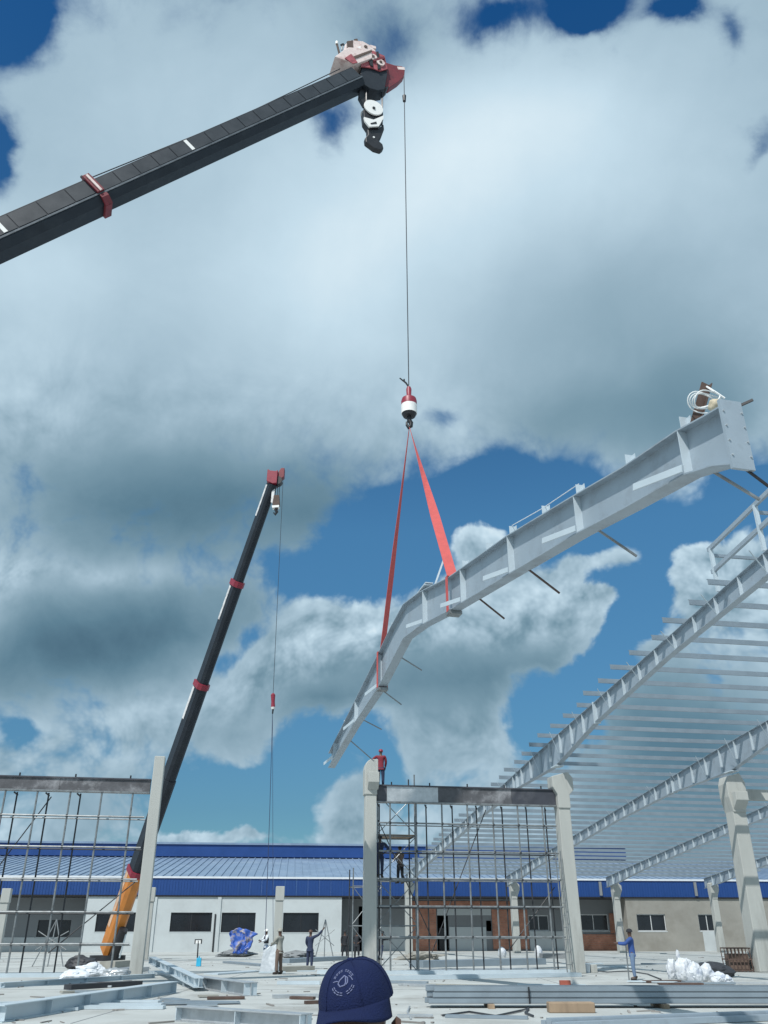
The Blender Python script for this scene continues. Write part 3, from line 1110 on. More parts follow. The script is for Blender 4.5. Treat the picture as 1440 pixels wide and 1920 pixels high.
def rafter(s, t0, t1, label, st_step=3.0):
    r = thing('roof_rafter', R(s, (t0 + t1) / 2, zroof((t0 + t1) / 2)), label, 'rafter', 'tapered roof rafters')
    keys = [(-26, .75), (-12, .62), (-5.2, .82), (-.9, 1.22), (-.3, 1.28), (.3, 1.28), (.9, 1.22), (6, .80), (14, .60), (30, .62), (36.2, .80), (38.3, .80)]
    st = []
    for t, d in keys:
        if t0 <= t <= t1:
            st.append((t, R(s, t, zroof(t)), d))
    ibeam(r, [(p, d) for t, p, d in st], .26, .02, .012, M['rafter'], M['rafter'])
    t = t0 + 1.2
    k = 0
    while t < t1 - .5:
        p, d = interp(st, t, None)
        for sg in (-1, 1):
            m = MB()
            m.box(p + E * (sg * .068) - Z * (d / 2), (.122, .014, d - .044), (E, NB, Z))
            m.build('stiffener', M['rafter_lt'], r)
        if k % 2 == 0:
            m = MB()
            m.prism([p + E * -.02 - Z * (d - .03), p + E * -.16 - Z * (d * .55), p - E * .02 - Z * .03], NB * .05) if False else m.bar(p - E * .10 - Z * (d - .03), p - E * .55 + Z * .06, .05, .006)
            m.build('fly_brace', M['rafter_lt'], r)
        t += 1.5
        k += 1
    # splice plates
    for tt in (-5.2, 6.0):
        if t0 < tt < t1:
            p, d = interp(st, tt, None)
            m = MB()
            m.box(p - Z * (d / 2), (.30, .05, d + .10), (E, NB, Z))
            m.build('splice_plate', M['rafter_lt'], r)
    if t0 < 0 < t1:
        p, d = interp(st, 0, None)
        m = MB()
        m.box(p - Z * (d + .03), (.42, .7, .05), (E, NB, Z))
        m.build('bearing_plate', M['rafter_lt'], r)
    return r


rafter(0, -26, 38.3, 'nearest fixed pale steel rafter, its purlin ends sticking out over the tube screen')
rafter(9.0, -26, 38.3, 'second fixed rafter resting on the far right column')
rafter(18.2, -26, 38.3, 'third fixed rafter, landing on the far column left of the beige wall')
rafter(27.6, -26, 38.3, 'fourth fixed rafter, landing on the far column at the right edge')
# edge beam between the far right column and the next one off the picture
e_ = MB()
e_.box(R(13.6, 0, HZ3 + .25), (8.6, .3, .5), (E, NB, Z))
solo('edge_beam', e_, M['column'], R(13.6, 0, HZ3), 'plain grey edge beam running right from the far right column', 'beam', 'edge beams over the tube screens')

ORD = ('first second third fourth fifth sixth seventh eighth ninth tenth eleventh twelfth thirteenth fourteenth fifteenth sixteenth seventeenth eighteenth nineteenth twentieth '
       'twenty-first twenty-second twenty-third twenty-fourth twenty-fifth twenty-sixth twenty-seventh twenty-eighth twenty-ninth thirtieth '
       'thirty-first thirty-second thirty-third thirty-fourth thirty-fifth thirty-sixth thirty-seventh thirty-eighth thirty-ninth fortieth').split()
# purlins, each laid across all the rafters
PUR = []
t = -16.6
i = 0
proto = None
while t < 38.2:
    zt_ = zroof(t)
    if proto is None:
        m = MB()
        L0, L1 = -.72, 31.0
        c = R((L0 + L1) / 2, t, zt_)
        zed = [(-.06, .0), (-.06, .004), (-.004, .004), (-.004, .20), (.06, .20), (.06, .196), (.0, .196), (.0, 0)]
        m.prism([R(L0, t, zt_) + NB * a + Z * (b + .004) for a, b in zed], (0, 0, 0)) if False else None
        n8 = len(zed)
        vs = [R(L0, t, zt_) + NB * a + Z * (b + .004) for a, b in zed] + [R(L1, t, zt_) + NB * a + Z * (b + .004) for a, b in zed]
        fs = [(0, 1, 2, 7), (2, 3, 6, 7), (3, 4, 5, 6), (8, 15, 10, 9), (10, 15, 14, 11), (11, 14, 13, 12)]
        fs += [(k, (k + 1) % n8, n8 + (k + 1) % n8, n8 + k) for k in range(n8)]
        m.add(vs, fs)
        proto = solo('roof_purlin', m, M['purlin'], R(L0, t, zt_), 'pale zed purlin across the open roof, first counted from the vent frame end', 'purlin', 'zed purlins laid across the rafters')
        ploc = R(L0, t, zt_)
    else:
        c = proto.copy()
        COL.objects.link(c)
        c.location = R(L0 + random.uniform(-.22, .18), t, zt_ + random.uniform(-.004, .012))
        c['label'] = 'pale zed purlin across the open roof, ' + ORD[i] + ' counted from the vent frame end'
    t += 1.5
    i += 1

# vent frame standing on the rafter ridge, upper right
vf = thing('ridge_vent_frame', R(.35, -17.5, zroof(-17.5)), 'small pale steel vent frame of posts and rails standing on the nearest rafter', 'frame')
ta, tb, tc_ = -15.8, -18.6, -21.6
for (s_) in (.1, 3.2):
    for t_ in (ta, tb, tc_):
        m = MB()
        m.bar(R(s_, t_, zroof(t_) + .2), R(s_ - .0, t_, zroof(t_) + 1.75), .12, .10, NB)
        m.build('post', M['rafter_lt'], vf)
    for dz in (1.75, .95):
        m = MB()
        m.bar(R(s_, ta + .15, zroof(ta) + dz), R(s_, tc_ - .15, zroof(tc_) + dz), .10, .14)
        m.build('rail', M['rafter'], vf)
for t_ in (ta, tb, tc_):
    m = MB()
    m.bar(R(.1, t_, zroof(t_) + 1.5), R(3.2, t_, zroof(t_) + 1.5), .08, .1)
    m.build('cross_rail', M['purlin'], vf)

# ------------------------------------------------------------------ the lifted rafter
YK, KP = 26.0, .25
K1 = P(762, 1128, YK)           # ridge bend, top flange


def on_plane(u, v):
    """sight line meets the upright plane the hanging beam lies in"""
    d = ray(u, v)
    # x = K1.x + KP*(YK - y)
    t = (K1.x + KP * YK) / (d.x + KP * d.y)
    return Vector((d.x * t, d.y * t, H + d.z * t))


LB = [(1366, 764, 873), (1335, 782, 876), (1282, 810, 893), (1180, 878, 952), (1085, 932, 1003), (960, 1006, 1078), (850, 1083, 1145), (795, 1110, 1174), (764, 1133, 1197),
      (740, 1176, 1243), (718, 1222, 1287), (668, 1322, 1362), (622, 1412, 1440)]
st = []
for (u, vt, vb) in LB:
    a = on_plane(u, vt)
    b = P(u, vb, a.y)
    st.append((a, max(.55, a.z - b.z)))
lift = thing('lifted_rafter', st[8][0] - Z * .5, 'big bent pale steel rafter hanging in red slings in mid air', 'rafter')
sideL = ibeam(lift, st, .30, .024, .014, M['rafter'], M['rafter'])   # sideL points to the far (right) side
if sideL.x < 0:
    sideL = -sideL
lens = [0]
for i in range(1, len(st)):
    lens.append(lens[-1] + (st[i][0] - st[i - 1][0]).length)
TOT = lens[-1]


def along(x):
    x = max(0, min(TOT, x))
    for i in range(len(st) - 1):
        if lens[i] <= x <= lens[i + 1] + 1e-6:
            f = (x - lens[i]) / (lens[i + 1] - lens[i])
            return st[i][0].lerp(st[i + 1][0], f), st[i][1] + (st[i + 1][1] - st[i][1]) * f, (st[i + 1][0] - st[i][0]).normalized()
    return st[-1][0], st[-1][1], (st[-1][0] - st[-2][0]).normalized()


dirL = (st[0][0] - st[-1][0])
dirL.z = 0
dirL.normalize()                     # horizontally, towards the viewer's end
axL = (sideL, dirL, Z)


def xs_at(u):
    """run along the beam for a picture column"""
    best = min(range(400), key=lambda k: abs(720 + 1600 * (lambda p: p.x / (p.y * cos(PITCH) + (p.z - H) * sin(PITCH)))(along(TOT * k / 399)[0]) - u))
    return TOT * best / 399


# end plate, splice
p, d, _ = along(0)
m = MB()
m.box(p - Z * (d / 2) + dirL * .03, (.34, .05, d + .16), axL)
m.build('end_plate', M['rafter'], lift)
for a in (-1, 1):
    for b in range(4):
        m = MB()
        m.disc(p - Z * (d * (.12 + .25 * b)) + dirL * .035 + sideL * (a * .14), dirL, .014, .075, 8)
        m.build('bolt', M['galv'], lift)
p, d, _ = along(xs_at(1330))
m = MB()
# stiffeners with fly braces lying back along the bottom flange
first = None
for (u, brace, cleat) in ((1285, 1, 1), (1180, 0, 1), (1088, 1, 1), (1022, 0, 1), (962, 1, 1), (917, 0, 1), (872, 1, 1), (800, 1, 0), (738, 0, 1), (716, 1, 0), (672, 1, 0), (648, 0, 1), (632, 1, 0)):
    x_ = xs_at(u)
    p, d, tg = along(x_)
    if brace:
        for sg in (-1, 1):
            m = MB()
            m.box(p - Z * (d / 2) + sideL * (sg * .078), (.142, .016, d - .052), axL)
            m.build('stiffener', M['rafter_lt'], lift)
        x2 = min(TOT, x_ + 1.05)
        p2, d2, _ = along(x2)
        m = MB()
        a_ = p - Z * (d - .10) - sideL * .17
        b_ = p2 - Z * (d2 - .12) - sideL * .36
        m.bar(a_, b_, .02, .11)
        m.build('flange_brace', M['rafter_lt'], lift)
    if cleat:
        m = MB()
        m.box(p + Z * .12, (.14, .012, .24), axL)
        m.box(p + Z * .12 + dirL * .04 + sideL * .068, (.012, .08, .24), axL)
        m.build('purlin_cleat', M['rafter_lt'], lift)
# thin fly bars hanging out on the far side
for (u, du, dv) in ((1310, 84, 48), (1100, 70, 46), (975, 56, 42), (886, 46, 36), (745, 38, 22), (712, 34, 24), (676, 34, 16), (652, 44, 36)):
    x_ = xs_at(u)
    p, d, _ = along(x_)
    a_ = p - Z * (d - .02) + sideL * .12
    k = (a_.y * cos(PITCH) + (a_.z - H) * sin(PITCH)) / 1600
    b_ = a_ + sideL * (du * k * 1.05) - Z * (dv * k * 1.0)
    m = MB()
    m.bar(a_, b_, .035, .035)
    m.build('fly_bar', M['rust'] if u < 1000 and u > 750 else M['tube'], lift)
# black rod poking from the end plate, and another below it
p, d, _ = along(.0)
m = MB()
m.bar(p + Z * -.02 - dirL * .1, p + Z * .10 + dirL * .12 + sideL * .32, .025, .035)
m.build('drift_pin', M['black'], lift)
m = MB()
m.bar(p - Z * (d - .0), p - Z * (d + .55) + sideL * .75, .03, .03)
m.build('fly_bar', M['black'], lift)
# loose plates near the ridge
p, d, tg = along(xs_at(798))
m = MB()
m.box(p + Z * .07, (.30, .75, .03), axL)
m.box(p + Z * .12 + dirL * .1, (.24, .6, .03), axL)
m.build('ridge_plate', M['rafter_lt'], lift)
p, d, tg = along(xs_at(816))
m = MB()
m.bar(p + Z * .05, P(831, 1052, p.y), .05, .05)
m.build('loose_angle', M['rafter_lt'], lift)
# slim wire strung between two cleats
p1, _, _ = along(xs_at(962))
p2, _, _ = along(xs_at(1088))
m = MB()
m.tube([p1 + Z * .26, (p1 + p2) / 2 + Z * .22, p2 + Z * .26], .009, 5)
m.build('guide_wire', M['rope'], lift)
# brown angle with a coil of pale rope tied to it
p, d, tg = along(xs_at(1303))
q_top = P(1324, 720, p.y)
br_ = MB()
br_.bar(p, q_top, .15, .015, dirL)
br_.bar(p + sideL * .07, q_top + sideL * .07, .015, .10, dirL)
solo('brown_angle', br_, M['rust'], p, 'rusty brown steel angle standing on the near end of the hanging rafter', 'steel angle')
coil = MB()
cc = P(1322, 752, p.y - .15)
for k in range(4):
    pts = []
    for j in range(25):
        a = 2 * pi * j / 24
        pts.append(cc + Vector((cos(a) * (.19 + .02 * k), -.08 + .05 * sin(2 * a) + .03 * k, sin(a) * (.135 + .015 * k) - .01 * k + .05 * cos(a + k))))
    coil.tube(pts, .010, 6, False)
coil.tube([q_top - Z * .05, cc + Vector((.12, -.1, .1)), cc + Vector((.25, -.1, -.02))], .016, 6)
solo('rope_coil', coil, M['rope'], cc, 'coil of pale rope looped round the brown angle on the hanging rafter', 'rope', smooth=True)
rag = bmesh.new()
bmesh.ops.create_icosphere(rag, subdivisions=3, radius=.11)
for vv in rag.verts:
    n_ = sin(vv.co.x * 31 + 1) * cos(vv.co.z * 27) * sin(vv.co.y * 23 + 2)
    vv.co *= 1 + .28 * n_
    vv.co.z *= .8
    vv.co.x *= 1.15
rm = bpy.data.meshes.new('cloth_bundle')
rag.to_mesh(rm)
rag.free()
for q in rm.polygons:
    q.use_smooth = True
M['ragm'] = mat('beige_cloth', (0.52, 0.45, 0.33), 0.9, var=0.2, scale=9)
rm.materials.append(M['ragm'])
ro = bpy.data.objects.new('cloth_bundle', rm)
COL.objects.link(ro)
ro.location = along(xs_at(1346))[0] + Z * .13
tag(ro, 'beige knotted cloth bundle beside the rope coil on the hanging rafter', 'cloth')

# ------------------------------------------------------------------ hook, rope and slings over the lifted rafter
YR = 26.2
hk = P(767, 760, YR)
HX = hk.x
mpp = hk.y / ray(767, 760).y / 1600          # metres per pixel at the hook


def hz(v):
    return P(767, v, YR).z


zt0 = P(755, 142, YR).z
rope = MB()
rope.tube([Vector((HX, YR, zt0)), Vector((HX, YR, hz(722)))], .021, 6)
solo('hoist_rope', rope, M['wire'], (HX, YR, hz(722)), 'single dark hoist rope running from the big boom nose down to the red hook', 'rope', smooth=True)
wgt = MB()
wgt.tube([Vector((HX, YR, P(756, 190, YR).z)), Vector((HX, YR, P(756, 180, YR).z))], [.07, .09], 10)
solo('limit_weight', wgt, M['black'], (HX, YR, P(756, 190, YR).z), 'small black limit switch weight on the hoist rope below the boom nose', 'weight', smooth=True)


def lathe(mb, prof, cx, cy, n=20):
    rings = [[Vector((cx + r * cos(2 * pi * k / n), cy + r * sin(2 * pi * k / n), z)) for k in range(n)] for z, r in prof]
    return mb.loft(rings)


hb = thing('hook_ball', (HX, YR, hz(800)), 'red and white hook ball on the single rope above the hanging rafter', 'crane hook')
m = MB()
lathe(m, [(hz(726), .07), (hz(730), .10), (hz(742), .085), (hz(744), .12), (hz(748), .26), (hz(752), .285), (hz(760), .29)], HX, YR)
m.build('upper_shell', M['redbright'], hb, True)
m = MB()
lathe(m, [(hz(760) - .002, .292), (hz(776), .285)], HX, YR)
m.build('white_band', M['white'], hb, True)
m = MB()
lathe(m, [(hz(776) - .002, .27), (hz(781), .22), (hz(783), .08)], HX, YR)
m.build('lower_shell', M['black'], hb, True)
m = MB()
hp = [(0, 783), (0, 789), (.06, 793), (.05, 799), (-.03, 802), (-.09, 797), (-.10, 791)]
m.tube([Vector((HX + a, YR, hz(b))) for a, b in hp], [.085, .09, .085, .08, .07, .05, .03], 10)
m.build('hook', M['black'], hb, True)
m = MB()
m.tube([Vector((HX, YR, hz(726))), Vector((HX - .10, YR, hz(718))), Vector((HX - .33, YR, hz(709)))], [.03, .035, .025], 8)
m.tube([Vector((HX - .16, YR, hz(716))), Vector((HX - .17, YR, hz(711)))], .03, 6)
m.build('rope_tail', M['black'], hb, True)

hookp = Vector((HX, YR, hz(800)))


def ribbon(mb, pts, widths, axis_list, th=.012):
    rings = []
    for p, w_, ax in zip(pts, widths, axis_list):
        ax = ax.normalized()
        i = pts.index(p)
        tg = (pts[min(i + 1, len(pts) - 1)] - pts[max(0, i - 1)]).normalized()
        nn = tg.cross(ax).normalized()
        rings.append([p + ax * (w_ / 2) + nn * th / 2, p - ax * (w_ / 2) + nn * th / 2, p - ax * (w_ / 2) - nn * th / 2, p + ax * (w_ / 2) - nn * th / 2])
    mb.loft(rings)


def sling(u, label, wide, ax_end):
    p, d, tg = along(xs_at(u))
    end = p + Z * .03
    m = MB()
    pts, ws, axs = [], [], []
    ax0 = Vector((.25, 1, 0))
    for k in range(13):
        f = k / 12
        pts.append(hookp.lerp(end, f))
        ws.append(.05 + wide * min(1, f * 1.5))
        a = ax0.lerp(ax_end, min(1, f * 1.6))
        axs.append(a)
    ribbon(m, pts, ws, axs)
    r = thing('lifting_sling', end, label, 'sling', 'red webbing lifting slings')
    m.build('strap', M['sling'], r)
    # the turns round the beam
    m = MB()
    h = .175
    loop = [p + Z * .02 + sideL * h, p + Z * .02 - sideL * h, p - Z * (d + .02) - sideL * h, p - Z * (d + .02) + sideL * h]
    ww = .16
    for i in range(4):
        a, b = loop[i], loop[(i + 1) % 4]
        c = (a + b) / 2
        dd = (b - a)
        L = dd.length
        dd.normalize()
        nn = dd.cross(dirL).normalized()
        m.box(c, (L + .02, ww, .016), (dd, dirL, nn))
    m.build('choke_loop', M['sling'], r)
    m = MB()
    m.box(p - Z * (d + .07), (.36, .30, .09), axL)
    m.build('packing', M['tube'], r)
    return r


sling(848, 'sunlit red webbing sling running down right to the hanging rafter', .235, Vector((1, .1, .25)))
sling(717, 'shaded dark red webbing sling running down left behind the ridge bend', .24, Vector((.55, .83, 0)))

# ------------------------------------------------------------------ big crane boom, upper left
YT = 26.4
T1 = P(672, 152, YT)
A1 = P(214, 358, 23.3)
DB = (A1 - T1).normalized()
BASE = T1 + DB * ((T1.z - 3.2) / -DB.z)
sB = DB.cross(Z).normalized()
if sB.y > 0:
    sB = -sB                      # sB points towards the viewer
uB = sB.cross(DB).normalized()
if uB.z < 0:
    uB = -uB
LBm = (BASE - T1).length


def BM(x, a=0.0, b=0.0):
    """point on the boom: x metres down from the head, a to the viewer, b up"""
    return T1 + DB * x + sB * a + uB * b


def kb(u):
    best, bx_ = 1e9, 0
    for k in range(900):
        x = LBm * k / 899 * .6
        p = BM(x)
        dd = p.y * cos(PITCH) + (p.z - H) * sin(PITCH)
        if dd > .5:
            uu = 720 + 1600 * p.x / dd
            if abs(uu - u) < best:
                best, bx_ = abs(uu - u), x
    return bx_


crane = thing('crane_boom', BASE, 'huge dark grey telescopic crane boom slanting in from the left with red and white head', 'crane')
axB = (DB, sB, uB)


def section(x0, x1, w_, h_, ribs_n, name='boom_section'):
    c = .16
    ring = lambda x: [BM(x, a * w_ / 2, b * h_ / 2) for a, b in ((-1, 1), (1, 1), (1, -.55), (.62, -1), (-.62, -1), (-1, -.55))]
    m = MB()
    m.loft([ring(x0), ring(x1)])
    o = m.build(name, M['boom'], crane, bevel=.012)
    # stiffening plates on the side that faces the viewer
    L = (x1 - x0) / ribs_n
    for k in range(ribs_n):
        m = MB()
        m.box(BM(x0 + L * (k + .5), w_ / 2 + .008, h_ * .16), (L - .05, .016, h_ * .56), axB)
        m.build('side_plate', M['boom_rib'], o)
    m = MB()
    m.bar(BM(x0, w_ / 2 + .012, -h_ * .20), BM(x1, w_ / 2 + .012, -h_ * .20), .05, .07, uB)
    m.build('edge_rail', M['boom_edge'], o)
    return o


xc = kb(186)
W2, H2 = .86, .98
W1, H1 = 1.0, 1.12
section(.15, xc, W2, H2, 16)
section(xc, xc + 13, W1, H1, 11)
section(xc + 13.0, LBm, W1 + .14, H1 + .14, 14)
# red collar at the section joint
m = MB()
for a, b, sa, sb_ in ((0, H1 / 2 + .05, W1 + .2, .12), (0, -H1 / 2 - .05, W1 * .66, .12), (W1 / 2 + .05, .18, .12, H1 - .35), (-W1 / 2 - .05, .18, .12, H1 - .35), ):
    m.box(BM(xc + .12, a, b), (.30, sa, sb_), axB)
col_ = m.build('section_collar', M['red'], crane, bevel=.015)
m = MB()
m.box(BM(xc + .12, W1 / 2 + .13, .2), (.09, .04, H1 * .72), axB)
m.build('collar_rib', M['cream'], col_)
m = MB()
m.prism([BM(xc + .12, W1 / 2 + .06, -.30), BM(xc + .12, W1 / 2 + .06, -.44), BM(xc + .12, W1 * .36, -H1 / 2 - .12), BM(xc + .12, W1 * .30, -H1 / 2 - .05)], DB * .3)
m.build('collar_corner', M['red'], col_)
m = MB()
m.box(BM(xc + .02, .2, H1 / 2 + .18), (.14, .14, .18), axB)
m.box(BM(xc + .2, .42, H1 / 2 + .16), (.08, .08, .14), axB)
m.build('collar_bracket', M['black'], col_)
# white marks
for u in (357, 8):
    x = kb(u)
    w_ = W2 if x < xc else W1
    h_ = H2 if x < xc else H1
    m = MB()
    m.box(BM(x, w_ / 2 + .022, h_ * .17), (.15, .012, h_ * .54), axB)
    m.build('white_mark', M['white'], crane)
# service cable on top
m = MB()
m.tube([BM(.6, .25, H2 / 2 + .28), BM(xc * .5, .25, H2 / 2 + .06), BM(xc - .1, .25, H2 / 2 + .22)], .022, 6)
m.build('service_cable', M['wire'], crane, True)
# boom head: outline in the boom's own plane given thickness
def hd(pts):
    out = []
    for (u, v) in pts:
        d_ = ray(u, v)
        o_ = Vector((0, 0, H))
        t_ = (T1 - o_).dot(sB) / d_.dot(sB)
        out.append(o_ + d_ * t_)
    return out


m = MB()
m.prism([p_ + sB * .0 for p_ in hd([(668, 168), (676, 132), (720, 128), (722, 150), (717, 178), (704, 180), (690, 176), (678, 168)])], sB * .62)
m.build('head_frame', M['boom'], crane, bevel=.02)
for k, off in enumerate((.36, -.36)):
    m = MB()
    m.prism([p_ + sB * off for p_ in hd([(672, 138), (676, 118), (694, 108), (716, 118), (722, 142), (708, 146), (690, 140)])], sB * .05)
    m.build('side_cheek', M['redpink'], crane)
m = MB()
m.prism([p_ for p_ in hd([(718, 122), (738, 128), (752, 130), (757, 136), (756, 148), (746, 158), (728, 170), (720, 168), (716, 150)])], sB * .34)
m.build('nose_jib', M['red'], crane, bevel=.02)
m = MB()
m.prism([p_ for p_ in hd([(742, 131), (756, 132), (757, 137), (744, 136)])], sB * .36)
m.build('nose_plate', M['cream'], crane)
m = MB()
m.prism([p_ for p_ in hd([(712, 116), (716, 114), (719, 172), (726, 170), (722, 174), (714, 172)])], sB * .5)
m.build('head_pin_plate', M['black'], crane)
m = MB()
m.prism([p_ for p_ in hd([(622, 124), (638, 112), (648, 106), (690, 110), (692, 126), (676, 132), (660, 138), (646, 132)])], sB * 1.0)
m.build('head_shroud', M['cream'], crane, bevel=.02)
m = MB()
m.prism([p_ for p_ in hd([(641, 110), (643, 96), (652, 88), (676, 90), (690, 98), (700, 108), (698, 116), (670, 118), (648, 116)])], sB * .74)
m.build('sheave_guard', M['cream'], crane, bevel=.03)
m = MB()
m.prism([p_ for p_ in hd([(646, 91), (657, 89), (658, 106), (662, 116), (655, 120), (647, 114)])], sB * .78)
m.build('guard_slot', M['rust'], crane)
for (u, v, r_) in ((680, 104, .24), (694, 122, .20), (708, 132, .2)):
    c = hd([(u, v)])[0]
    m = MB()
    m.disc(c + sB * .42, sB, r_, .07, 20)
    m.build('sheave', M['cream'], crane, True)
    m = MB()
    m.disc(c + sB * .46, sB, r_ * .35, .06, 12)
    m.build('sheave_hub', M['rust'], crane, True)
m = MB()
m.prism([p_ + sB * .1 for p_ in hd([(659, 92), (661, 82), (667, 81), (670, 90), (668, 96)])], sB * .3)
m.build('rope_guide', M['rust'], crane)
m = MB()
c0, c1 = hd([(633, 120)])[0], hd([(627, 96)])[0]
m.tube([c0 + sB * .4, c1 + sB * .4], .05, 8)
m.build('lamp_post', M['rust'], crane, True)
m = MB()
m.tube([c1 + sB * .4 - Z * .05, c1 + sB * .4 + Z * .12], [.075, .07], 10)
m.build('warning_lamp', M['white'], crane, True)
m = MB()
c0, c1 = hd([(641, 94)])[0], hd([(642, 85)])[0]
m.tube([c0, c1], .03, 6)
m.box(c1 + Z * .04, (.2, .06, .1), axB)
m.build('wind_gauge', M['black'], crane)
for (u0, v0, u1, v1) in ((672, 168, 674, 184),):
    m = MB()
    m.prism([p_ for p_ in hd([(674, 168), (686, 172), (688, 196), (681, 200), (672, 184)])], sB * .2)
    m.build('rope_bracket', M['black'], crane)

for (pts, off, th, mk, nm) in (([(652, 126), (668, 120), (690, 112), (691, 115), (670, 124), (654, 130)], .52, .03, 'rust', 'cover_seam'),
                               ([(664, 104), (674, 99), (688, 102), (692, 107), (676, 108)], .40, .05, 'white', 'cover_plate'),
                               ([(684, 120), (692, 116), (694, 139), (689, 138)], .42, .05, 'black', 'cheek_gap'),
                               ([(700, 112), (704, 112), (708, 144), (703, 144)], .42, .05, 'black', 'cheek_gap'),
                               ([(694, 126), (714, 121), (716, 125), (695, 131)], .43, .05, 'red', 'cheek_rib'),
                               ([(640, 128), (652, 120), (664, 136), (655, 138)], .53, .03, 'redpink', 'shroud_patch'),
                               ([(690, 96), (700, 99), (701, 103), (690, 102)], .1, .5, 'cream', 'guard_tip')):
    m = MB()
    m.prism([p_ + sB * off for p_ in hd(pts)], sB * th)
    m.build(nm, M[mk], crane)

# main hook block hanging from the head
ropes = MB()
hbp = hd([(697, 222)])[0]
for (u, v0, v1, off) in ((685, 170, 214, .15), (715, 150, 226, .12), (717, 150, 236, -.05), (684, 170, 212, -.1)):
    a, b = hd([(u, v0)])[0] + sB * off, hd([(u, v1)])[0] + sB * off
    ropes.tube([a, b], .04, 6)
solo('block_ropes', ropes, M['black'], hbp + Z * 1.2, 'short dark fall ropes between the big boom head and its white hook block', 'rope', smooth=True)
blk = thing('hook_block', hbp, 'white sheave block with black band and big black hook under the large boom head', 'crane hook')
m = MB()
m.disc(hd([(697, 211)])[0] + sB * .26, sB, .45, .07, 28)
m.disc(hd([(697, 211)])[0] - sB * .26, sB, .45, .07, 28)
m.build('sheave_cover', M['white'], blk, True, bevel=.01)
m = MB()
m.disc(hd([(697, 213)])[0] + sB * .31, sB, .07, .05, 12)
m.build('sheave_pin', M['black'], blk, True)
m = MB()
m.prism(hd([(679, 212), (715, 212), (716, 232), (707, 246), (690, 246), (681, 232)]), sB * .40)
m.build('block_body', M['black'], blk, bevel=.02)
m = MB()
m.prism([p_ + sB * .22 for p_ in hd([(679, 228), (697, 233), (716, 225), (715, 231), (707, 245), (689, 246), (681, 236)])], sB * .08)
m.build('lower_plate', M['white'], blk)
m = MB()
m.prism([p_ + sB * .26 for p_ in hd([(691, 240), (702, 237), (703, 241), (692, 242)])], sB * .03)
m.build('plate_slot', M['black'], blk)
m = MB()
m.prism(hd([(687, 246), (707, 246), (718, 236), (719, 246), (713, 262), (709, 268), (716, 274), (718, 282), (713, 286), (700, 282), (684, 270), (683, 262), (688, 256)]), sB * .26)
m.build('hook', M['black'], blk, bevel=.05)
m = MB()
m.disc(hd([(699, 262)])[0] + sB * .14, sB, .05, .03, 10)
m.build('hook_pin', M['white'], blk, True)

# carrier of the big crane, standing off to the left
car = MB()
cx, cy = BASE.x - 1.2, BASE.y - .4
dh = Vector((DB.x, DB.y, 0)).normalized()
dn = Vector((-dh.y, dh.x, 0))
m = MB()
m.box(Vector((cx, cy, 1.55)), (12.5, 2.7, .7), (dh, dn, Z))
m.build('carrier_deck', M['orange'], crane, bevel=.05)
m = MB()
m.box(Vector((cx, cy, 2.55)) + dh * 1.0, (4.6, 2.5, 1.25), (dh, dn, Z))
m.build('turret', M['orange'], crane, bevel=.08)
m = MB()
m.box(Vector((cx, cy, 2.7)) - dh * 1.0 + dn * 1.9, (2.2, 1.1, 1.7), (dh, dn, Z))
m.build('cab', M['orange_lt'], crane, bevel=.1)
for k in (-4.6, -3.0, 2.6, 4.2):
    for sg in (-1, 1):
        m = MB()
        m.disc(Vector((cx, cy, .62)) + dh * k + dn * (sg * 1.2), dn, .62, .42, 24)
        m.build('wheel', M['rubber'], crane, True)
m = MB()
m.tube([Vector((cx, cy, 2.9)) - dh * .4, BM(LBm - 7.5, 0, -.62)], .2, 12)
m.build('luffing_cylinder', M['black'], crane, True)

# ------------------------------------------------------------------ second crane, orange foot, behind the left column
Y2T, Y2B = 47.0, 61.0
T2 = P(511, 908, Y2T)
B2 = P(203, 1785, Y2B)
mid_ = P(373, 1285, 53)
D2B = (B2 - T2).normalized()
L2 = (B2 - T2).length
s2 = D2B.cross(Z).normalized()
if s2.y > 0:
    s2 = -s2
u2 = s2.cross(D2B).normalized()
if u2.x > 0:
    u2 = -u2          # back of the boom, towards the left
crane2 = thing('crane_boom', Vector((B2.x, B2.y, 0)), 'slim dark crane boom with red joints and orange foot behind the tall left column', 'crane')
ax2 = (D2B, s2, u2)


def C2(x, a=0, b=0):
    return T2 + D2B * x + s2 * a + u2 * b


def k2(v):
    best, bx_ = 1e9, 0
    for k in range(900):
        x = L2 * k / 899
        p = C2(x)
        dd = p.y * cos(PITCH) + (p.z - H) * sin(PITCH)
        vv = 960 - 1600 * ((p.z - H) * cos(PITCH) - p.y * sin(PITCH)) / dd
        if abs(vv - v) < best:
            best, bx_ = abs(vv - v), x
    return bx_


joints = [k2(908), k2(1094), k2(1284), k2(1460), k2(1634), L2]
wid = [.52, .61, .71, .79, .84]
for i in range(5):
    m = MB()
    w_ = wid[i]
    ring = lambda x: [C2(x, a * w_ / 2, b * w_ * .62) for a, b in ((-1, 1), (1, 1), (1, -.6), (.5, -1), (-.5, -1), (-1, -.6))]
    m.loft([ring(joints[i]), ring(joints[i + 1])])
    o = m.build('boom_section', M['orange'] if i == 4 else M['boom'], crane2, bevel=.012)
    if i == 4:
        m = MB()
        m.box(C2((joints[4] + L2) / 2 - .6, .1, w_ * .62 + .012), ((L2 - joints[4]) * .8, w_ * .8, .02), ax2)
        m.build('pale_top', M['orange_lt'], o)  # paler orange strip along the top of the foot
        m = MB()
        m.box(C2((joints[4] + L2) / 2 - .8, w_ / 2 + .012, w_ * .38), ((L2 - joints[4]) * .72, .02, w_ * .40), ax2)
        m.build('pale_stripe', M['orange_lt'], o)  # paler orange strip along the upper side
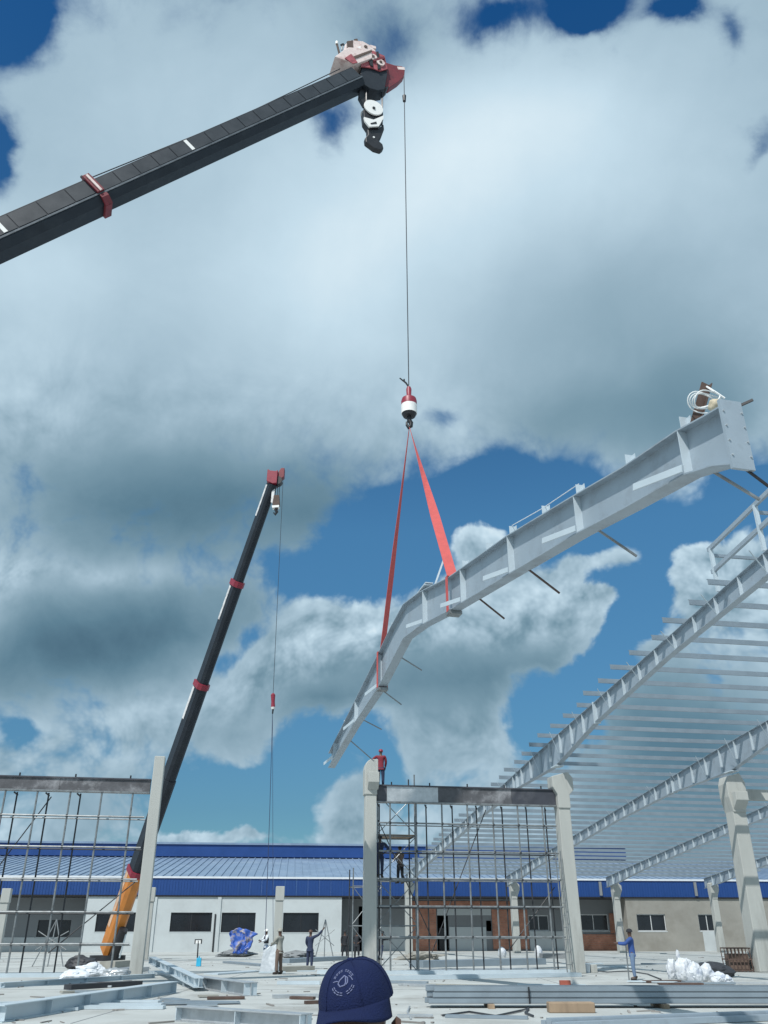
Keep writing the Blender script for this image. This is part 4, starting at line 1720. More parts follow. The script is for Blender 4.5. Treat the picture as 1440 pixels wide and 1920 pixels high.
for v, mk in ((1094, 'redbright'), (1284, 'redbright'), (1634, 'redbright')):
    x = k2(v)
    i = min(range(5), key=lambda q: abs(joints[q] - x))
    w_ = wid[max(0, i)] + .10
    m = MB()
    ring = lambda xx: [C2(xx, a * w_ / 2, b * w_ * .62) for a, b in ((-1, 1), (1, 1), (1, -.6), (.5, -1), (-.5, -1), (-1, -.6))]
    m.loft([ring(x - .16), ring(x + .20)])
    m.build('section_collar', M[mk], crane2)
for (v0, v1, i) in ((912, 970, 0), (1102, 1165, 1), (1292, 1352, 2)):
    x0, x1 = k2(v0), k2(v1)
    m = MB()
    m.box(C2((x0 + x1) / 2, wid[i] / 2 + .012, wid[i] * .40), (x1 - x0, .02, wid[i] * .36), ax2)
    m.build('white_panel', M['wornwhite'], crane2)
def hd2(pts):
    return [P(u, v, Y2T) for u, v in pts]


m = MB()
m.prism(hd2([(501, 906), (503, 884), (508, 887), (518, 888), (522, 886), (520, 910), (512, 911)]), (0, .7, 0))
m.build('head_frame', M['redbright'], crane2, bevel=.02)
m = MB()
m.prism(hd2([(519, 892), (528, 880), (534, 880), (533, 896), (527, 900), (521, 908)]), (0, .4, 0))
m.build('nose_jib', M['red'], crane2, bevel=.02)
m = MB()
m.disc(P(521, 903, Y2T), (0, 1, 0), .28, .45, 18)
m.build('sheave', M['black'], crane2, True)
b2k = thing('hook_block', P(518, 945, Y2T), 'small dark red hook block tucked under the slim boom head', 'crane hook')
m = MB()
m.prism(hd2([(514, 930), (524, 930), (525, 948), (519, 956), (511, 950)]), (0, .3, 0))
m.build('block_body', M['rust'], b2k, bevel=.02)
m = MB()
m.prism(hd2([(510, 950), (524, 949), (523, 953), (511, 954)]), (0, .34, 0))
m.build('white_stripe', M['white'], b2k)
m = MB()
m.tube(hd2([(517, 955), (519, 960), (516, 965), (513, 961)]), [.1, .1, .08, .04], 8)
m.build('hook', M['black'], b2k, True)
m = MB()
for u in (517, 521, 524):
    m.tube(hd2([(u, 904), (u - .5, 932)]), .02, 5)
m.build('fall_rope', M['wire'], b2k)
m = MB()
m.prism(hd2([(511, 908), (516, 918), (511, 944), (508, 942)]), (0, .12, 0))
m.build('white_strut', M['wornwhite'], crane2)
# foot: cylinder and low slew ring
m = MB()
m.tube([P(212, 1796, Y2B - .6), P(232, 1742, Y2B - 1.4)], .28, 14)
m.build('luffing_cylinder', M['black'], crane2, True)
m = MB()
m.tube([P(224, 1796, Y2B - .9), P(236, 1752, Y2B - 1.4)], .05, 8)
m.build('cylinder_rod', M['rafter_lt'], crane2, True)
m = MB()
m.tube([Vector((B2.x, B2.y, 0)), Vector((B2.x, B2.y, .3))], 1.1, 24)
m.build('slew_ring', M['black'], crane2, True)
# rope and small hook with plate slings
yR2 = Y2T - .2
xr2 = P(531, 896, yR2).x
LOADY = 44.0
r2 = MB()
top = P(531, 896, yR2)
bot = P(512, 1303, yR2)
bot = Vector((bot.x, yR2, bot.z))
r2.tube([top, bot], .015, 6)
solo('hoist_rope', r2, M['wire'], bot, 'thin dark hoist rope hanging from the slim boom nose', 'rope', smooth=True)
h2 = thing('hook_ball', bot, 'slim red hook on the thin rope of the far crane', 'crane hook')
m = MB()
c = lambda v: P(512, v, yR2)
m.tube([c(1300), c(1303), c(1316), c(1326)], [.06, .13, .10, .12], 10)
m.build('upper_shell', M['redbright'], h2, True)
m = MB()
m.tube([c(1326), c(1330)], [.13, .09], 10)
m.build('white_band', M['white'], h2, True)
m = MB()
m.tube([c(1330), P(511, 1338, yR2)], [.05, .04], 8)
m.build('hook', M['black'], h2, True)
loadtop = Vector((P(507, 1770, LOADY).x, LOADY, P(507, 1770, LOADY).z))
r3 = MB()
a = P(511, 1338, yR2)
r3.tube([a, a.lerp(loadtop + Vector((-.25, 0, .1)), .5) + Vector((0.02, 0, 0)), loadtop + Vector((-.25, 0, .1))], .015, 6)
r3.tube([a, loadtop + Vector((.12, 0, .1))], .010, 6)
solo('chain_sling', r3, M['c_navy'], a, 'long dark sling lines dropping from the slim hook to the plate on the ground', 'sling', smooth=True)

# ------------------------------------------------------------------ people
def skin_mesh(name, joints, edges, m, parent, root, lvl=2):
    """one continuous surface grown round a jointed skeleton"""
    me = bpy.data.meshes.new(name)
    bm = bmesh.new()
    sl = bm.verts.layers.skin.verify()
    vs = {}
    for k, (co, r_) in joints.items():
        v = bm.verts.new(co)
        v[sl].radius = r_ if isinstance(r_, tuple) else (r_, r_)
        v[sl].use_root = (k == root)
        vs[k] = v
    for a, b in edges:
        bm.edges.new((vs[a], vs[b]))
    bm.to_mesh(me)
    bm.free()
    me.materials.append(m)
    o = bpy.data.objects.new(name, me)
    COL.objects.link(o)
    o.parent = parent
    sk = o.modifiers.new('skin', 'SKIN')
    sk.use_smooth_shade = True
    sk.use_x_symmetry = False
    sb = o.modifiers.new('smooth', 'SUBSURF')
    sb.levels = sb.render_levels = lvl
    return o


def person(loc, face, label, pose='stand', top='c_navy', leg='c_navy', hat=None, hatm='white', h=1.7, stance=.12, helmet=True, lean=0.0, vest=None):
    """face = compass heading of the person's front (radians from +Y, clockwise)"""
    r = thing('person', loc, label, 'person')
    r.rotation_euler = (0, 0, -face)
    k = h / 1.7
    V = lambda x, y, z: (x * k, y * k + lean * z * k, z * k)
    sh = 1.40
    arms = {
        'stand': (((-.20, 0, sh), (-.25, .02, 1.13), (-.24, .10, .88)), ((.20, 0, sh), (.25, .02, 1.13), (.24, .10, .88))),
        'up': (((-.20, 0, sh), (-.28, .20, 1.52), (-.16, .42, 1.72)), ((.20, 0, sh), (.30, .16, 1.50), (.30, .40, 1.78))),
        'upside': (((-.20, 0, sh), (-.26, .04, 1.14), (-.20, .16, .95)), ((.20, 0, sh), (.42, .10, 1.50), (.62, .14, 1.72))),
        'forward': (((-.20, 0, sh), (-.24, .22, 1.20), (-.12, .48, 1.22)), ((.20, 0, sh), (.24, .24, 1.22), (.12, .50, 1.24))),
        'lean': (((-.20, 0, sh), (-.42, .03, 1.22), (-.58, .10, 1.06)), ((.20, 0, sh), (.24, .06, 1.14), (.20, .16, .94))),
        'hips': (((-.20, 0, sh), (-.40, -.06, 1.16), (-.20, .06, 1.02)), ((.20, 0, sh), (.40, -.06, 1.16), (.20, .06, 1.02))),
        'hold': (((-.20, 0, sh), (-.26, .12, 1.18), (-.10, .34, 1.10)), ((.20, 0, sh), (.26, .12, 1.18), (.10, .34, 1.16))),
    }[pose]
    J = {'pelvis': (V(0, 0, .92), (.125 * k, .10 * k)), 'belly': (V(0, .01, 1.08), (.115 * k, .09 * k)), 'chest': (V(0, 0, 1.28), (.14 * k, .10 * k)), 'neck': (V(0, 0, 1.43), .055 * k), 'head0': (V(0, .015, 1.50), .06 * k),
         'head1': (V(0, .02, 1.58), (.078 * k, .095 * k)), 'head2': (V(0, .01, 1.66), .07 * k)}
    Ed = [('pelvis', 'belly'), ('belly', 'chest'), ('chest', 'neck'), ('neck', 'head0'), ('head0', 'head1'), ('head1', 'head2')]
    for sd, ar in zip('lr', arms):
        J['sh' + sd] = (V(*ar[0]), .062 * k)
        J['el' + sd] = (V(*ar[1]), .045 * k)
        J['wr' + sd] = (V(*ar[2]), .032 * k)
        dv = (Vector(ar[2]) - Vector(ar[1])).normalized()
        J['ha' + sd] = (V(*(Vector(ar[2]) + dv * .09)), .034 * k)
        J['fi' + sd] = (V(*(Vector(ar[2]) + dv * .17)), .018 * k)
        Ed += [('chest', 'sh' + sd), ('sh' + sd, 'el' + sd), ('el' + sd, 'wr' + sd), ('wr' + sd, 'ha' + sd), ('ha' + sd, 'fi' + sd)]
        sx = -1 if sd == 'l' else 1
        J['hip' + sd] = (V(sx * .095, 0, .84), .092 * k)
        J['kn' + sd] = (V(sx * (.10 + stance * .3), .02, .47), .06 * k)
        J['an' + sd] = (V(sx * (.10 + stance * .5), -.01, .09), .042 * k)
        J['to' + sd] = (V(sx * (.11 + stance * .6), .15, .04), .036 * k)
        Ed += [('pelvis', 'hip' + sd), ('hip' + sd, 'kn' + sd), ('kn' + sd, 'an' + sd), ('an' + sd, 'to' + sd)]
    skin_mesh('body', J, Ed, M['skin'], r, 'pelvis')
    g_ = .018 * k
    big = lambda rr, ex: tuple(q + ex for q in rr) if isinstance(rr, tuple) else rr + ex
    S = {n: (J[n][0], big(J[n][1], g_)) for n in ('pelvis', 'belly', 'chest', 'shl', 'ell', 'wrl', 'shr', 'elr', 'wrr')}
    S['pelvis'] = (V(0, 0, .93), (.158 * k, .130 * k))
    S['hem'] = (V(0, 0, .80), (.160 * k, .128 * k))
    S['belly'] = (J['belly'][0], (.150 * k, .122 * k))
    skin_mesh('jacket', S, [('hem', 'pelvis'), ('pelvis', 'belly'), ('belly', 'chest'), ('chest', 'shl'), ('shl', 'ell'), ('ell', 'wrl'), ('chest', 'shr'), ('shr', 'elr'), ('elr', 'wrr')], M[top], r, 'pelvis')
    T = {n: (J[n][0], big(J[n][1], g_)) for n in ('hipl', 'knl', 'anl', 'hipr', 'knr', 'anr')}
    T['pelvis'] = (V(0, 0, .93), (.142 * k, .118 * k))
    skin_mesh('trousers', T, [('pelvis', 'hipl'), ('hipl', 'knl'), ('knl', 'anl'), ('pelvis', 'hipr'), ('hipr', 'knr'), ('knr', 'anr')], M[leg], r, 'pelvis')
    for sx, sd in ((-1, 'l'), (1, 'r')):
        a, b = Vector(J['an' + sd][0]), Vector(J['to' + sd][0])
        m = MB()
        m.tube([a + Vector((0, -.05 * k, .05 * k)), a + Vector((0, -.02 * k, -.035 * k)), b], [.055 * k, .052 * k, .042 * k], 8)
        m.v = [x + Vector(r.location) for x in m.v]
        m.build('boot', M['boot'], r, True)
    if vest:
        m = MB()
        ring = []
        for z_, a_, b_ in ((1.0, .165, .135), (1.2, .178, .14), (1.36, .175, .12)):
            ring.append([Vector(V(cos(q) * a_, sin(q) * b_, z_)) + Vector(r.location) for q in [2 * pi * j / 14 for j in range(14)]])
        m.loft(ring, False)
        m.build('vest', M[vest], r, True)
    hc = Vector(V(0, .015, 1.615))
    m = MB()
    n = 14
    rings = []
    for z_, q in ((.0, .108), (.05, .104), (.09, .082), (.112, .045), (.12, .01)):
        rings.append([hc + Vector((q * k * cos(2 * pi * j / n), q * k * 1.12 * sin(2 * pi * j / n), z_ * k)) + Vector(r.location) for j in range(n)])
    m.loft(rings)
    if helmet:
        m.box(hc + Vector((0, .13 * k, .005 * k)) + Vector(r.location), (.16 * k, .07 * k, .015 * k))
        m.build('helmet', M[hatm], r, True)
    else:
        m.build('hair' if hatm == 'hair' else 'cap', M[hatm], r, True)
    return r


gp = lambda u, v: G(u, v)
# worker in blue on the right, holding a tall pole
w0 = gp(1191, 1838)
person(w0, radians(-75), 'worker in blue jacket and faded trousers holding a tall thin pole by the right bags', 'forward', 'c_blue', 'c_jean', hatm='c_dark', helmet=False, vest=None, h=1.68)
pb = P(1163, 1745, w0.y)
pl = MB()
pl.tube([Vector((P(1181, 1838, w0.y).x, w0.y + .1, 0)), P(1172, 1764, w0.y + .1), P(1163, 1722, w0.y + .1)], .024, 6)
solo('pole', pl, M['tube'], Vector((P(1181, 1838, w0.y).x, w0.y + .1, 0)), 'tall thin pole held upright by the worker in blue', 'pole', smooth=True)
# red climber on the middle column's beam
zb = zr_(1478) + .06
cp_ = Vector((P(713, 1462, 41.3).x + .02, 41.35, zb))
person(cp_, radians(5), 'climber in red shirt and helmet standing on the edge beam beside the rounded column head', 'lean', 'c_red', 'c_navy', hatm='redbright', h=1.72, stance=.02)
# climber below him on the screen
c2 = Vector((P(712, 1640, 41.2).x, 41.55, zr_(1645)))
person(c2, radians(10), 'worker in dark blue clinging to the tube screen right of the middle column', 'hips', 'c_navy', 'c_navy', hatm='c_dark', helmet=False, h=1.75, stance=.0)
c2b = Vector((P(751, 1662, 43).x, 43.2, 3.62))
person(c2b, radians(-40), 'worker in brown standing on the scaffold tower seen through the tube screen', 'hold', 'c_brown', 'c_dark', hatm='hair', helmet=False, h=1.6)
# workers in the yard
person(gp(580, 1817), radians(30), 'worker in dark overalls reaching up with both arms in the open yard', 'upside', 'c_navy', 'c_navy', hatm='skin', helmet=False, h=1.68, stance=.05)
person(gp(522, 1827), radians(-60), 'worker in tan shirt and dark trousers right of the lifted plate', 'hold', 'c_tan', 'c_brown', hatm='c_tan', helmet=True, h=1.72)
person(gp(497, 1806), radians(-120), 'worker in white helmet and dark vest left of the lifted plate', 'hold', 'c_white', 'c_jean', hatm='white', helmet=True, h=1.75, vest='c_dark')
person(gp(646, 1796), radians(170), 'worker in dark clothes standing under the far opening left of the middle column', 'stand', 'c_dark', 'c_dark', hatm='c_dark', helmet=False, h=1.72)
person(gp(669, 1800), radians(-150), 'worker in dark clothes and wide hat close beside the middle column', 'hips', 'c_dark', 'c_dark', hatm='c_dark', helmet=True, h=1.7)
person(gp(712, 1800), radians(60), 'worker in dark clothes bending at the foot of the scaffold tower', 'forward', 'c_dark', 'c_navy', hatm='hair', helmet=False, h=1.66, lean=.12)


# ------------------------------------------------------------------ the man in the navy cap, close to the lens
HC = P(668, 1887, 2.25)          # middle of the head, just under the cap edge
man = thing('person', Vector((HC.x, 2.25, 0)), 'man in a navy baseball cap close to the camera, only cap and brow in view', 'person')
hz0 = HC.z
J = {'pelvis': ((0, .03, .80), (.17, .12)), 'belly': ((0, .02, .96), (.155, .115)), 'chest': ((0, .02, 1.13), (.17, .12)), 'neck': ((0, .03, hz0 - .20), .058), 'jaw': ((0, -.005, hz0 - .12), (.062, .075)), 'skull': ((0, .012, hz0 - .02), (.078, .095)), 'crown': ((0, .015, hz0 + .04), (.07, .08))}
Ed = [('pelvis', 'belly'), ('belly', 'chest'), ('chest', 'neck'), ('neck', 'jaw'), ('jaw', 'skull'), ('skull', 'crown')]
for sd, sx in (('l', -1), ('r', 1)):
    J['sh' + sd] = ((sx * .19, .03, 1.18), .065)
    J['el' + sd] = ((sx * .26, .03, .90), .048)
    J['wr' + sd] = ((sx * .25, -.06, .66), .034)
    J['ha' + sd] = ((sx * .245, -.09, .57), .036)
    J['fi' + sd] = ((sx * .24, -.11, .50), .018)
    J['hip' + sd] = ((sx * .10, .03, .72), .095)
    J['kn' + sd] = ((sx * .12, .0, .40), .062)
    J['an' + sd] = ((sx * .13, .04, .08), .045)
    J['to' + sd] = ((sx * .14, -.12, .04), .038)
    Ed += [('chest', 'sh' + sd), ('sh' + sd, 'el' + sd), ('el' + sd, 'wr' + sd), ('wr' + sd, 'ha' + sd), ('ha' + sd, 'fi' + sd), ('pelvis', 'hip' + sd), ('hip' + sd, 'kn' + sd), ('kn' + sd, 'an' + sd), ('an' + sd, 'to' + sd)]
skin_mesh('body', J, Ed, M['skin'], man, 'pelvis')
S = {n: (J[n][0], tuple(q + .02 for q in J[n][1]) if isinstance(J[n][1], tuple) else J[n][1] + .018) for n in ('pelvis', 'belly', 'chest', 'shl', 'ell', 'shr', 'elr')}
skin_mesh('shirt', S, [('pelvis', 'belly'), ('belly', 'chest'), ('chest', 'shl'), ('shl', 'ell'), ('chest', 'shr'), ('shr', 'elr')], M['c_blue'], man, 'pelvis')
S = {n: (J[n][0], J[n][1] + .018) for n in ('hipl', 'knl', 'anl', 'hipr', 'knr', 'anr')}
S['pelvis'] = ((0, .03, .78), (.175, .125))
skin_mesh('trousers', S, [('pelvis', 'hipl'), ('hipl', 'knl'), ('knl', 'anl'), ('pelvis', 'hipr'), ('hipr', 'knr'), ('knr', 'anr')], M['c_navy'], man, 'pelvis')
ML = Vector(man.location)
# face features (below the picture edge, but part of the head)
for sx in (-1, 1):
    m = MB()
    c = ML + Vector((sx * .086 + .006, .02 - sx * .02, hz0 - .052))
    rings = []
    for q, rr in ((-.012, .6), (0, 1), (.010, .8)):
        rings.append([c + Vector((sx * q, cos(2 * pi * j / 12) * .020 * rr, sin(2 * pi * j / 12) * .033 * rr)) for j in range(12)])
    m.loft(rings)
    m.build('ear', M['skin'], man, True)
    m = MB()
    m.tube([ML + Vector((sx * .030, -.088, hz0 - .040)), ML + Vector((sx * .030, -.096, hz0 - .040))], .012, 10)
    m.build('eye', M['white'], man, True)
m = MB()
m.tube([ML + Vector((0, -.092, hz0 - .035)), ML + Vector((0, -.112, hz0 - .075)), ML + Vector((0, -.095, hz0 - .085))], [.010, .016, .012], 10)
m.build('nose', M['skin'], man, True)
m = MB()
m.tube([ML + Vector((x_, -.088 + abs(x_) * .3, hz0 - .108)) for x_ in (-.025, 0, .025)], [.004, .008, .004], 8)
m.build('mouth', M['c_red'], man, True)
# cap: head is turned a little to the viewer's left and tipped forward
TURN = radians(-16)
TIP = radians(9)
ROLL = radians(-8)
capM = Matrix.Rotation(ROLL, 4, 'Y') @ Matrix.Rotation(TURN, 4, 'Z') @ Matrix.Rotation(TIP, 4, 'X')
CO = ML + Vector((0, .012, hz0 + .010))


def cap_pt(th, ph, off=0.0):
    """th around (0 = front, towards the lens), ph up from the rim (0..1)"""
    a = ph * pi / 2
    rx, ry = .0855 + off, .103 + off
    hh = .086 + off
    fr = max(0, cos(th))
    k = cos(a) ** (.66 + .06 * fr)
    x = sin(th) * rx * k
    y = -cos(th) * ry * k
    z = hh * sin(a) ** 1.08 * (1 + .05 * fr * (1 - ph))
    return CO + (capM @ Vector((x, y, z)))


m = MB()
NT, NP = 48, 14
rings = []
for j in range(NP):
    rings.append([cap_pt(2 * pi * i / NT, j / (NP - .4)) for i in range(NT)])
m.loft(rings, False)
m.add([cap_pt(2 * pi * i / NT, (NP - 1) / (NP - .4)) for i in range(NT)], [tuple(range(NT))])
cap_o = m.build('cap', M['navy'], man, True)
m = MB()
for k in range(6):
    th = radians(30 + 60 * k)
    m.tube([cap_pt(th, j / 12 * .97, .0008) for j in range(13)], .0011, 5)
m.build('seam', M['navy'], cap_o, True)
m = MB()
tp = cap_pt(0, 1, 0)
m.tube([tp - Z * .004, tp + Z * .002, tp + Z * .006], [.009, .009, .004], 12)
m.build('button', M['navy'], cap_o, True)
# brim, curved down at its sides
m = MB()
NB_ = 28
top_, bot_ = [], []
for row in range(7):
    f = row / 6
    rr = []
    for i in range(NB_ + 1):
        th = radians(-82 + 164 * i / NB_)
        base = Vector((sin(th) * .0848, -cos(th) * .102, .006))
        reach = .046 * cos(th * 1.02) ** .6 if cos(th * 1.02) > 0 else 0
        p = base + Vector((sin(th) * .25, -1, 0)).normalized() * reach * f
        p.z += -.008 * f - .42 * (p.x ** 2) / .089 * (.15 + .85 * f) + .003
        rr.append(CO + capM @ p)
    top_.append(rr)
vs = [x for r_ in top_ for x in r_]
n1 = NB_ + 1
fs = [(r_ * n1 + i, r_ * n1 + i + 1, (r_ + 1) * n1 + i + 1, (r_ + 1) * n1 + i) for r_ in range(6) for i in range(NB_)]
m.add(vs, fs)
brim = m.build('brim', M['navy'], cap_o, True)
so = brim.modifiers.new('thick', 'SOLIDIFY')
so.thickness = .004
# woven badge: two arcs of small marks round a little outline drawing
m = MB()


def bp_(x, y):
    """badge coordinates (-1..1) laid on the front of the dome"""
    th = radians(2) + x * radians(22)
    return cap_pt(th, .50 + y * .215, .0006)


def stroke(pts, r_=.0010):
    m.tube([bp_(*p) for p in pts], r_, 5)


for k in range(9):                      # upper arc, broken
    a0 = radians(165 - k * 17)
    if k in (4,):
        continue
    a1 = a0 - radians(12)
    for rr in (.86, 1.0):
        stroke([(cos(a) * rr, sin(a) * rr) for a in (a0, (a0 + a1) / 2, a1)], .0010)
for k in range(8):                      # lower arc
    a0 = radians(208 + k * 16)
    if k == 4:
        continue
    a1 = a0 + radians(12)
    for rr in (.86, 1.02):
        stroke([(cos(a) * rr, sin(a) * rr) for a in (a0, (a0 + a1) / 2, a1)], .0012)
stroke([(-.42, -.18), (-.30, .08), (.12, .42), (.24, .30), (.26, -.14), (.16, -.34), (-.22, -.40), (-.42, -.18)], .0016)
stroke([(.12, .42), (.44, .20), (.42, -.16), (.26, -.30)], .0014)
stroke([(-.92, -.05), (-.60, .02), (-.40, -.02)], .0012)
stroke([(.54, .36), (.72, .22), (.86, -.06)], .0012)
m.build('badge', M['thread'], cap_o, True)

# ------------------------------------------------------------------ clutter on the ground
GAX = (Vector((1, 0, 0)), Vector((0, 1, 0)), Z)


def cbeam(a, b, w_, h_, mk, name, label, cat, group=None, flange=True):
    """a channel or I-section lying on the ground between two points"""
    a, b = Vector(a), Vector(b)
    r = thing(name, (a + b) / 2, label, cat, group)
    d = (b - a).normalized()
    s_ = d.cross(Z).normalized()
    u_ = s_.cross(d).normalized()
    L = (b - a).length
    c = (a + b) / 2 + u_ * (h_ / 2)
    ax = (s_, d, u_)
    m = MB()
    m.box(c, (.03, L, h_ - .04), ax)
    m.build('web', M[mk], r)
    for sg, nm in ((1, 'top_flange'), (-1, 'bottom_flange')):
        m = MB()
        m.box(c + u_ * (sg * (h_ / 2 - .01)), (w_, L, .02), ax)
        m.build(nm, M[mk], r)
    n = max(2, int(L / 1.6))
    for k in range(n + 1):
        m = MB()
        m.box(a + d * (L * k / n * .98 + .02 * L * .5) + u_ * (h_ / 2), (w_ * .96, .018, h_ - .05), ax)
        m.build('stiffener', M['rafter_lt'], r)
    return r


cbeam(G(-12, 1918), G(322, 1862), .34, .30, 'rafter_lt', 'steel_beam', 'long grey steel beam lying across the lower left corner', 'steel beam', 'steel beams lying in the yard')
cbeam(G(284, 1806, .35), G(372, 1852, .1), .28, .26, 'rafter_lt', 'steel_beam', 'short grey beam tilted up at its far end near the left column', 'steel beam', 'steel beams lying in the yard')
cbeam(G(352, 1850), G(470, 1868), .40, .34, 'galv', 'steel_beam', 'stubby grey beam in the middle of the open yard', 'steel beam', 'steel beams lying in the yard')
cbeam(G(338, 1914), G(575, 1932), .34, .26, 'galv', 'steel_beam', 'grey steel beam along the bottom edge left of the capped man', 'steel beam', 'steel beams lying in the yard')
cbeam(G(0, 1853), G(288, 1834), .22, .16, 'rafter_lt', 'steel_beam', 'pale slim rail along the foot of the left tube screen', 'steel beam', 'steel beams lying in the yard')
# pack of purlins on the right
pk0, pk1 = G(806, 1890), G(1500, 1890)
dpk = (pk1 - pk0).normalized()
npk = Vector((-dpk.y, dpk.x, 0))
for row in range(3):
    for k in range(3):
        m = MB()
        o_ = pk0 + npk * (.24 * k + random.uniform(-.02, .02)) + Z * (.10 + .12 * row) + dpk * random.uniform(-.12, .12)
        m.box(o_ + dpk * 6.2, (12.4, .20, .012), (dpk, npk, Z))
        m.box(o_ + dpk * 6.2 + npk * .096 + Z * .05, (12.4, .008, .10), (dpk, npk, Z))
        m.box(o_ + dpk * 6.2 - npk * .096 + Z * .05, (12.4, .008, .10), (dpk, npk, Z))
        lab = ['near', 'central', 'rear'][k] + ' galvanised channel ' + ['in the bottom layer', 'in the middle layer', 'on the top layer'][row] + ' of the long pack at lower right'
        solo('steel_channel', m, M['purlin'], o_, lab, 'steel channel', 'channels in the long pack')
for q in (1.4, 5.4, 9.6):
    m = MB()
    m.box(pk0 + dpk * q + npk * .24 + Z * .045, (.14, 1.1, .09), (dpk, npk, Z))
    lab = {1.4: 'timber bearer under the left end of the channel pack', 5.4: 'timber bearer under the middle of the channel pack', 9.6: 'timber bearer under the right end of the channel pack'}[q]
    solo('timber_bearer', m, M['timber'], pk0 + dpk * q, lab, 'timber', 'bearers under the channel pack')
m = MB()
m.box(pk0 + dpk * 2.3 + npk * .24 + Z * .26, (.03, .80, .34), (dpk, npk, Z))
solo('strap_band', m, M['black'], pk0 + dpk * 2.3, 'black strap round the left part of the channel pack', 'strap')
b0 = G(1065, 1896)
m = MB()
m.box(b0 + Z * .10 - Vector((0, .35, 0)), (1.0, .35, .2))
solo('timber_block', m, M['timber'], b0, 'brown timber block lying in front of the channel pack', 'timber', bevel=.02)
# a second pack nearer, along the bottom edge
pn0, pn1 = G(1040, 1930), G(1500, 1912)
dpn = (pn1 - pn0).normalized()
npn = Vector((-dpn.y, dpn.x, 0))
for k in range(3):
    m = MB()
    m.box(pn0 + dpn * 4 + npn * (.2 * k) + Z * (.06 + .05 * (k % 2)), (8, .17, .10), (dpn, npn, Z))
    solo('steel_channel', m, M['rafter'], pn0 + npn * (.2 * k), ['near grey channel at the bottom right edge', 'middle grey channel at the bottom right edge', 'far grey channel at the bottom right edge'][k], 'steel channel', 'loose channels at the bottom edge')


def boards(items):
    for (u0, v0, u1, v1, w_, th, mk, name, lab, cat) in items:
        a, b = G(u0, v0), G(u1, v1)
        m = MB()
        m.bar(a + Z * (th / 2 + .004), b + Z * (th / 2 + .004), w_, th)
        solo(name, m, M[mk], (a + b) / 2, lab, cat, 'loose pieces on the slab')


boards([
    (425, 1806, 494, 1812, .5, .10, 'purlin', 'steel_sheet', 'pale sheet lying behind the stubby beam', 'sheet'),
    (530, 1806, 640, 1800, .9, .22, 'purlin', 'steel_sheet', 'stack of pale sheets behind the arms raised worker', 'sheet'),
    (520, 1822, 580, 1820, .8, .20, 'c_tan', 'timber_stack', 'low tan stack at the feet of the yard workers', 'timber'),
    (598, 1826, 700, 1828, .35, .14, 'rafter_lt', 'steel_sheet', 'white plank left of the middle column foot', 'sheet'),
    (520, 1846, 600, 1846, .30, .10, 'rafter_lt', 'steel_sheet', 'white strip on the slab left of the cap', 'sheet'),
    (512, 1872, 596, 1870, .25, .08, 'galv', 'steel_strip', 'grey strip left of the navy cap', 'strip'),
    (572, 1883, 600, 1882, .14, .07, 'rust', 'steel_strip', 'short brown bar touching the left of the navy cap', 'strip'),
    (752, 1848, 812, 1851, .28, .07, 'galv', 'steel_strip', 'flat grey plank right of the navy cap', 'strip'),
    (745, 1908, 812, 1908, .20, .05, 'galv', 'steel_strip', 'grey rail right of the navy cap near the bottom', 'strip'),
    (836, 1908, 990, 1911, .22, .05, 'purlin', 'steel_strip', 'pale strip in front of the channel pack', 'strip'),
    (1070, 1858, 1088, 1856, .15, .05, 'rust', 'steel_strip', 'short dark offcut beside the red brick', 'strip'),
    (724, 1838, 1085, 1831, .45, .14, 'rafter_lt', 'steel_strip', 'long white rail at the foot of the right tube screen', 'strip'),
    (780, 1814, 1010, 1808, 1.2, .30, 'purlin', 'steel_sheet', 'flat stack of pale sheets inside the right tube screen', 'sheet'),
    (770, 1826, 1000, 1822, .9, .14, 'galv', 'steel_sheet', 'low stack of grey sheets close behind the right tube screen', 'sheet'),
    (205, 1826, 262, 1820, .9, .16, 'galv', 'steel_sheet', 'small grey stack at the foot of the left column', 'sheet'),
    (200, 1818, 250, 1814, .8, .34, 'c_tan', 'timber_stack', 'pale plank stack behind the foot of the left column', 'timber'),
    (126, 1856, 260, 1848, .35, .14, 'tarp', 'steel_strip', 'dark strip along the lower left beam', 'strip'),
    (290, 1824, 345, 1834, .6, .08, 'rafter_lt', 'steel_sheet', 'pale plate beside the tilted beam', 'sheet'),
    (395, 1828, 480, 1822, .7, .05, 'rafter_lt', 'steel_sheet', 'thin pale sheet in front of the blue tarpaulin', 'sheet'),
    (1015, 1797, 1070, 1797, 1.4, .30, 'wall_grey', 'steel_sheet', 'grey block stack by the far wall inside the screen', 'sheet'),
])
a = G(1060, 1850)
m = MB()
m.box(a + Z * .09, (.34, .2, .18))
solo('red_brick', m, M['brickred'], a, 'single red brick on the slab right of the tube screen', 'brick', bevel=.01)
# plate being lifted, pale grey, leaning
lp = [P(494, 1782, 44), P(508, 1770, 44.1), P(524, 1768, 44.2), P(522, 1830, 43.2), P(512, 1842, 43), P(486, 1838, 43)]
m = MB()
m.prism([Vector((p_.x, p_.y, max(.02, p_.z))) for p_ in lp], (0, .06, 0))
solo('steel_plate', m, M['galv'], (lp[3].x, 43.2, 0), 'bent pale steel plate hanging upright in the far crane sling', 'steel plate')


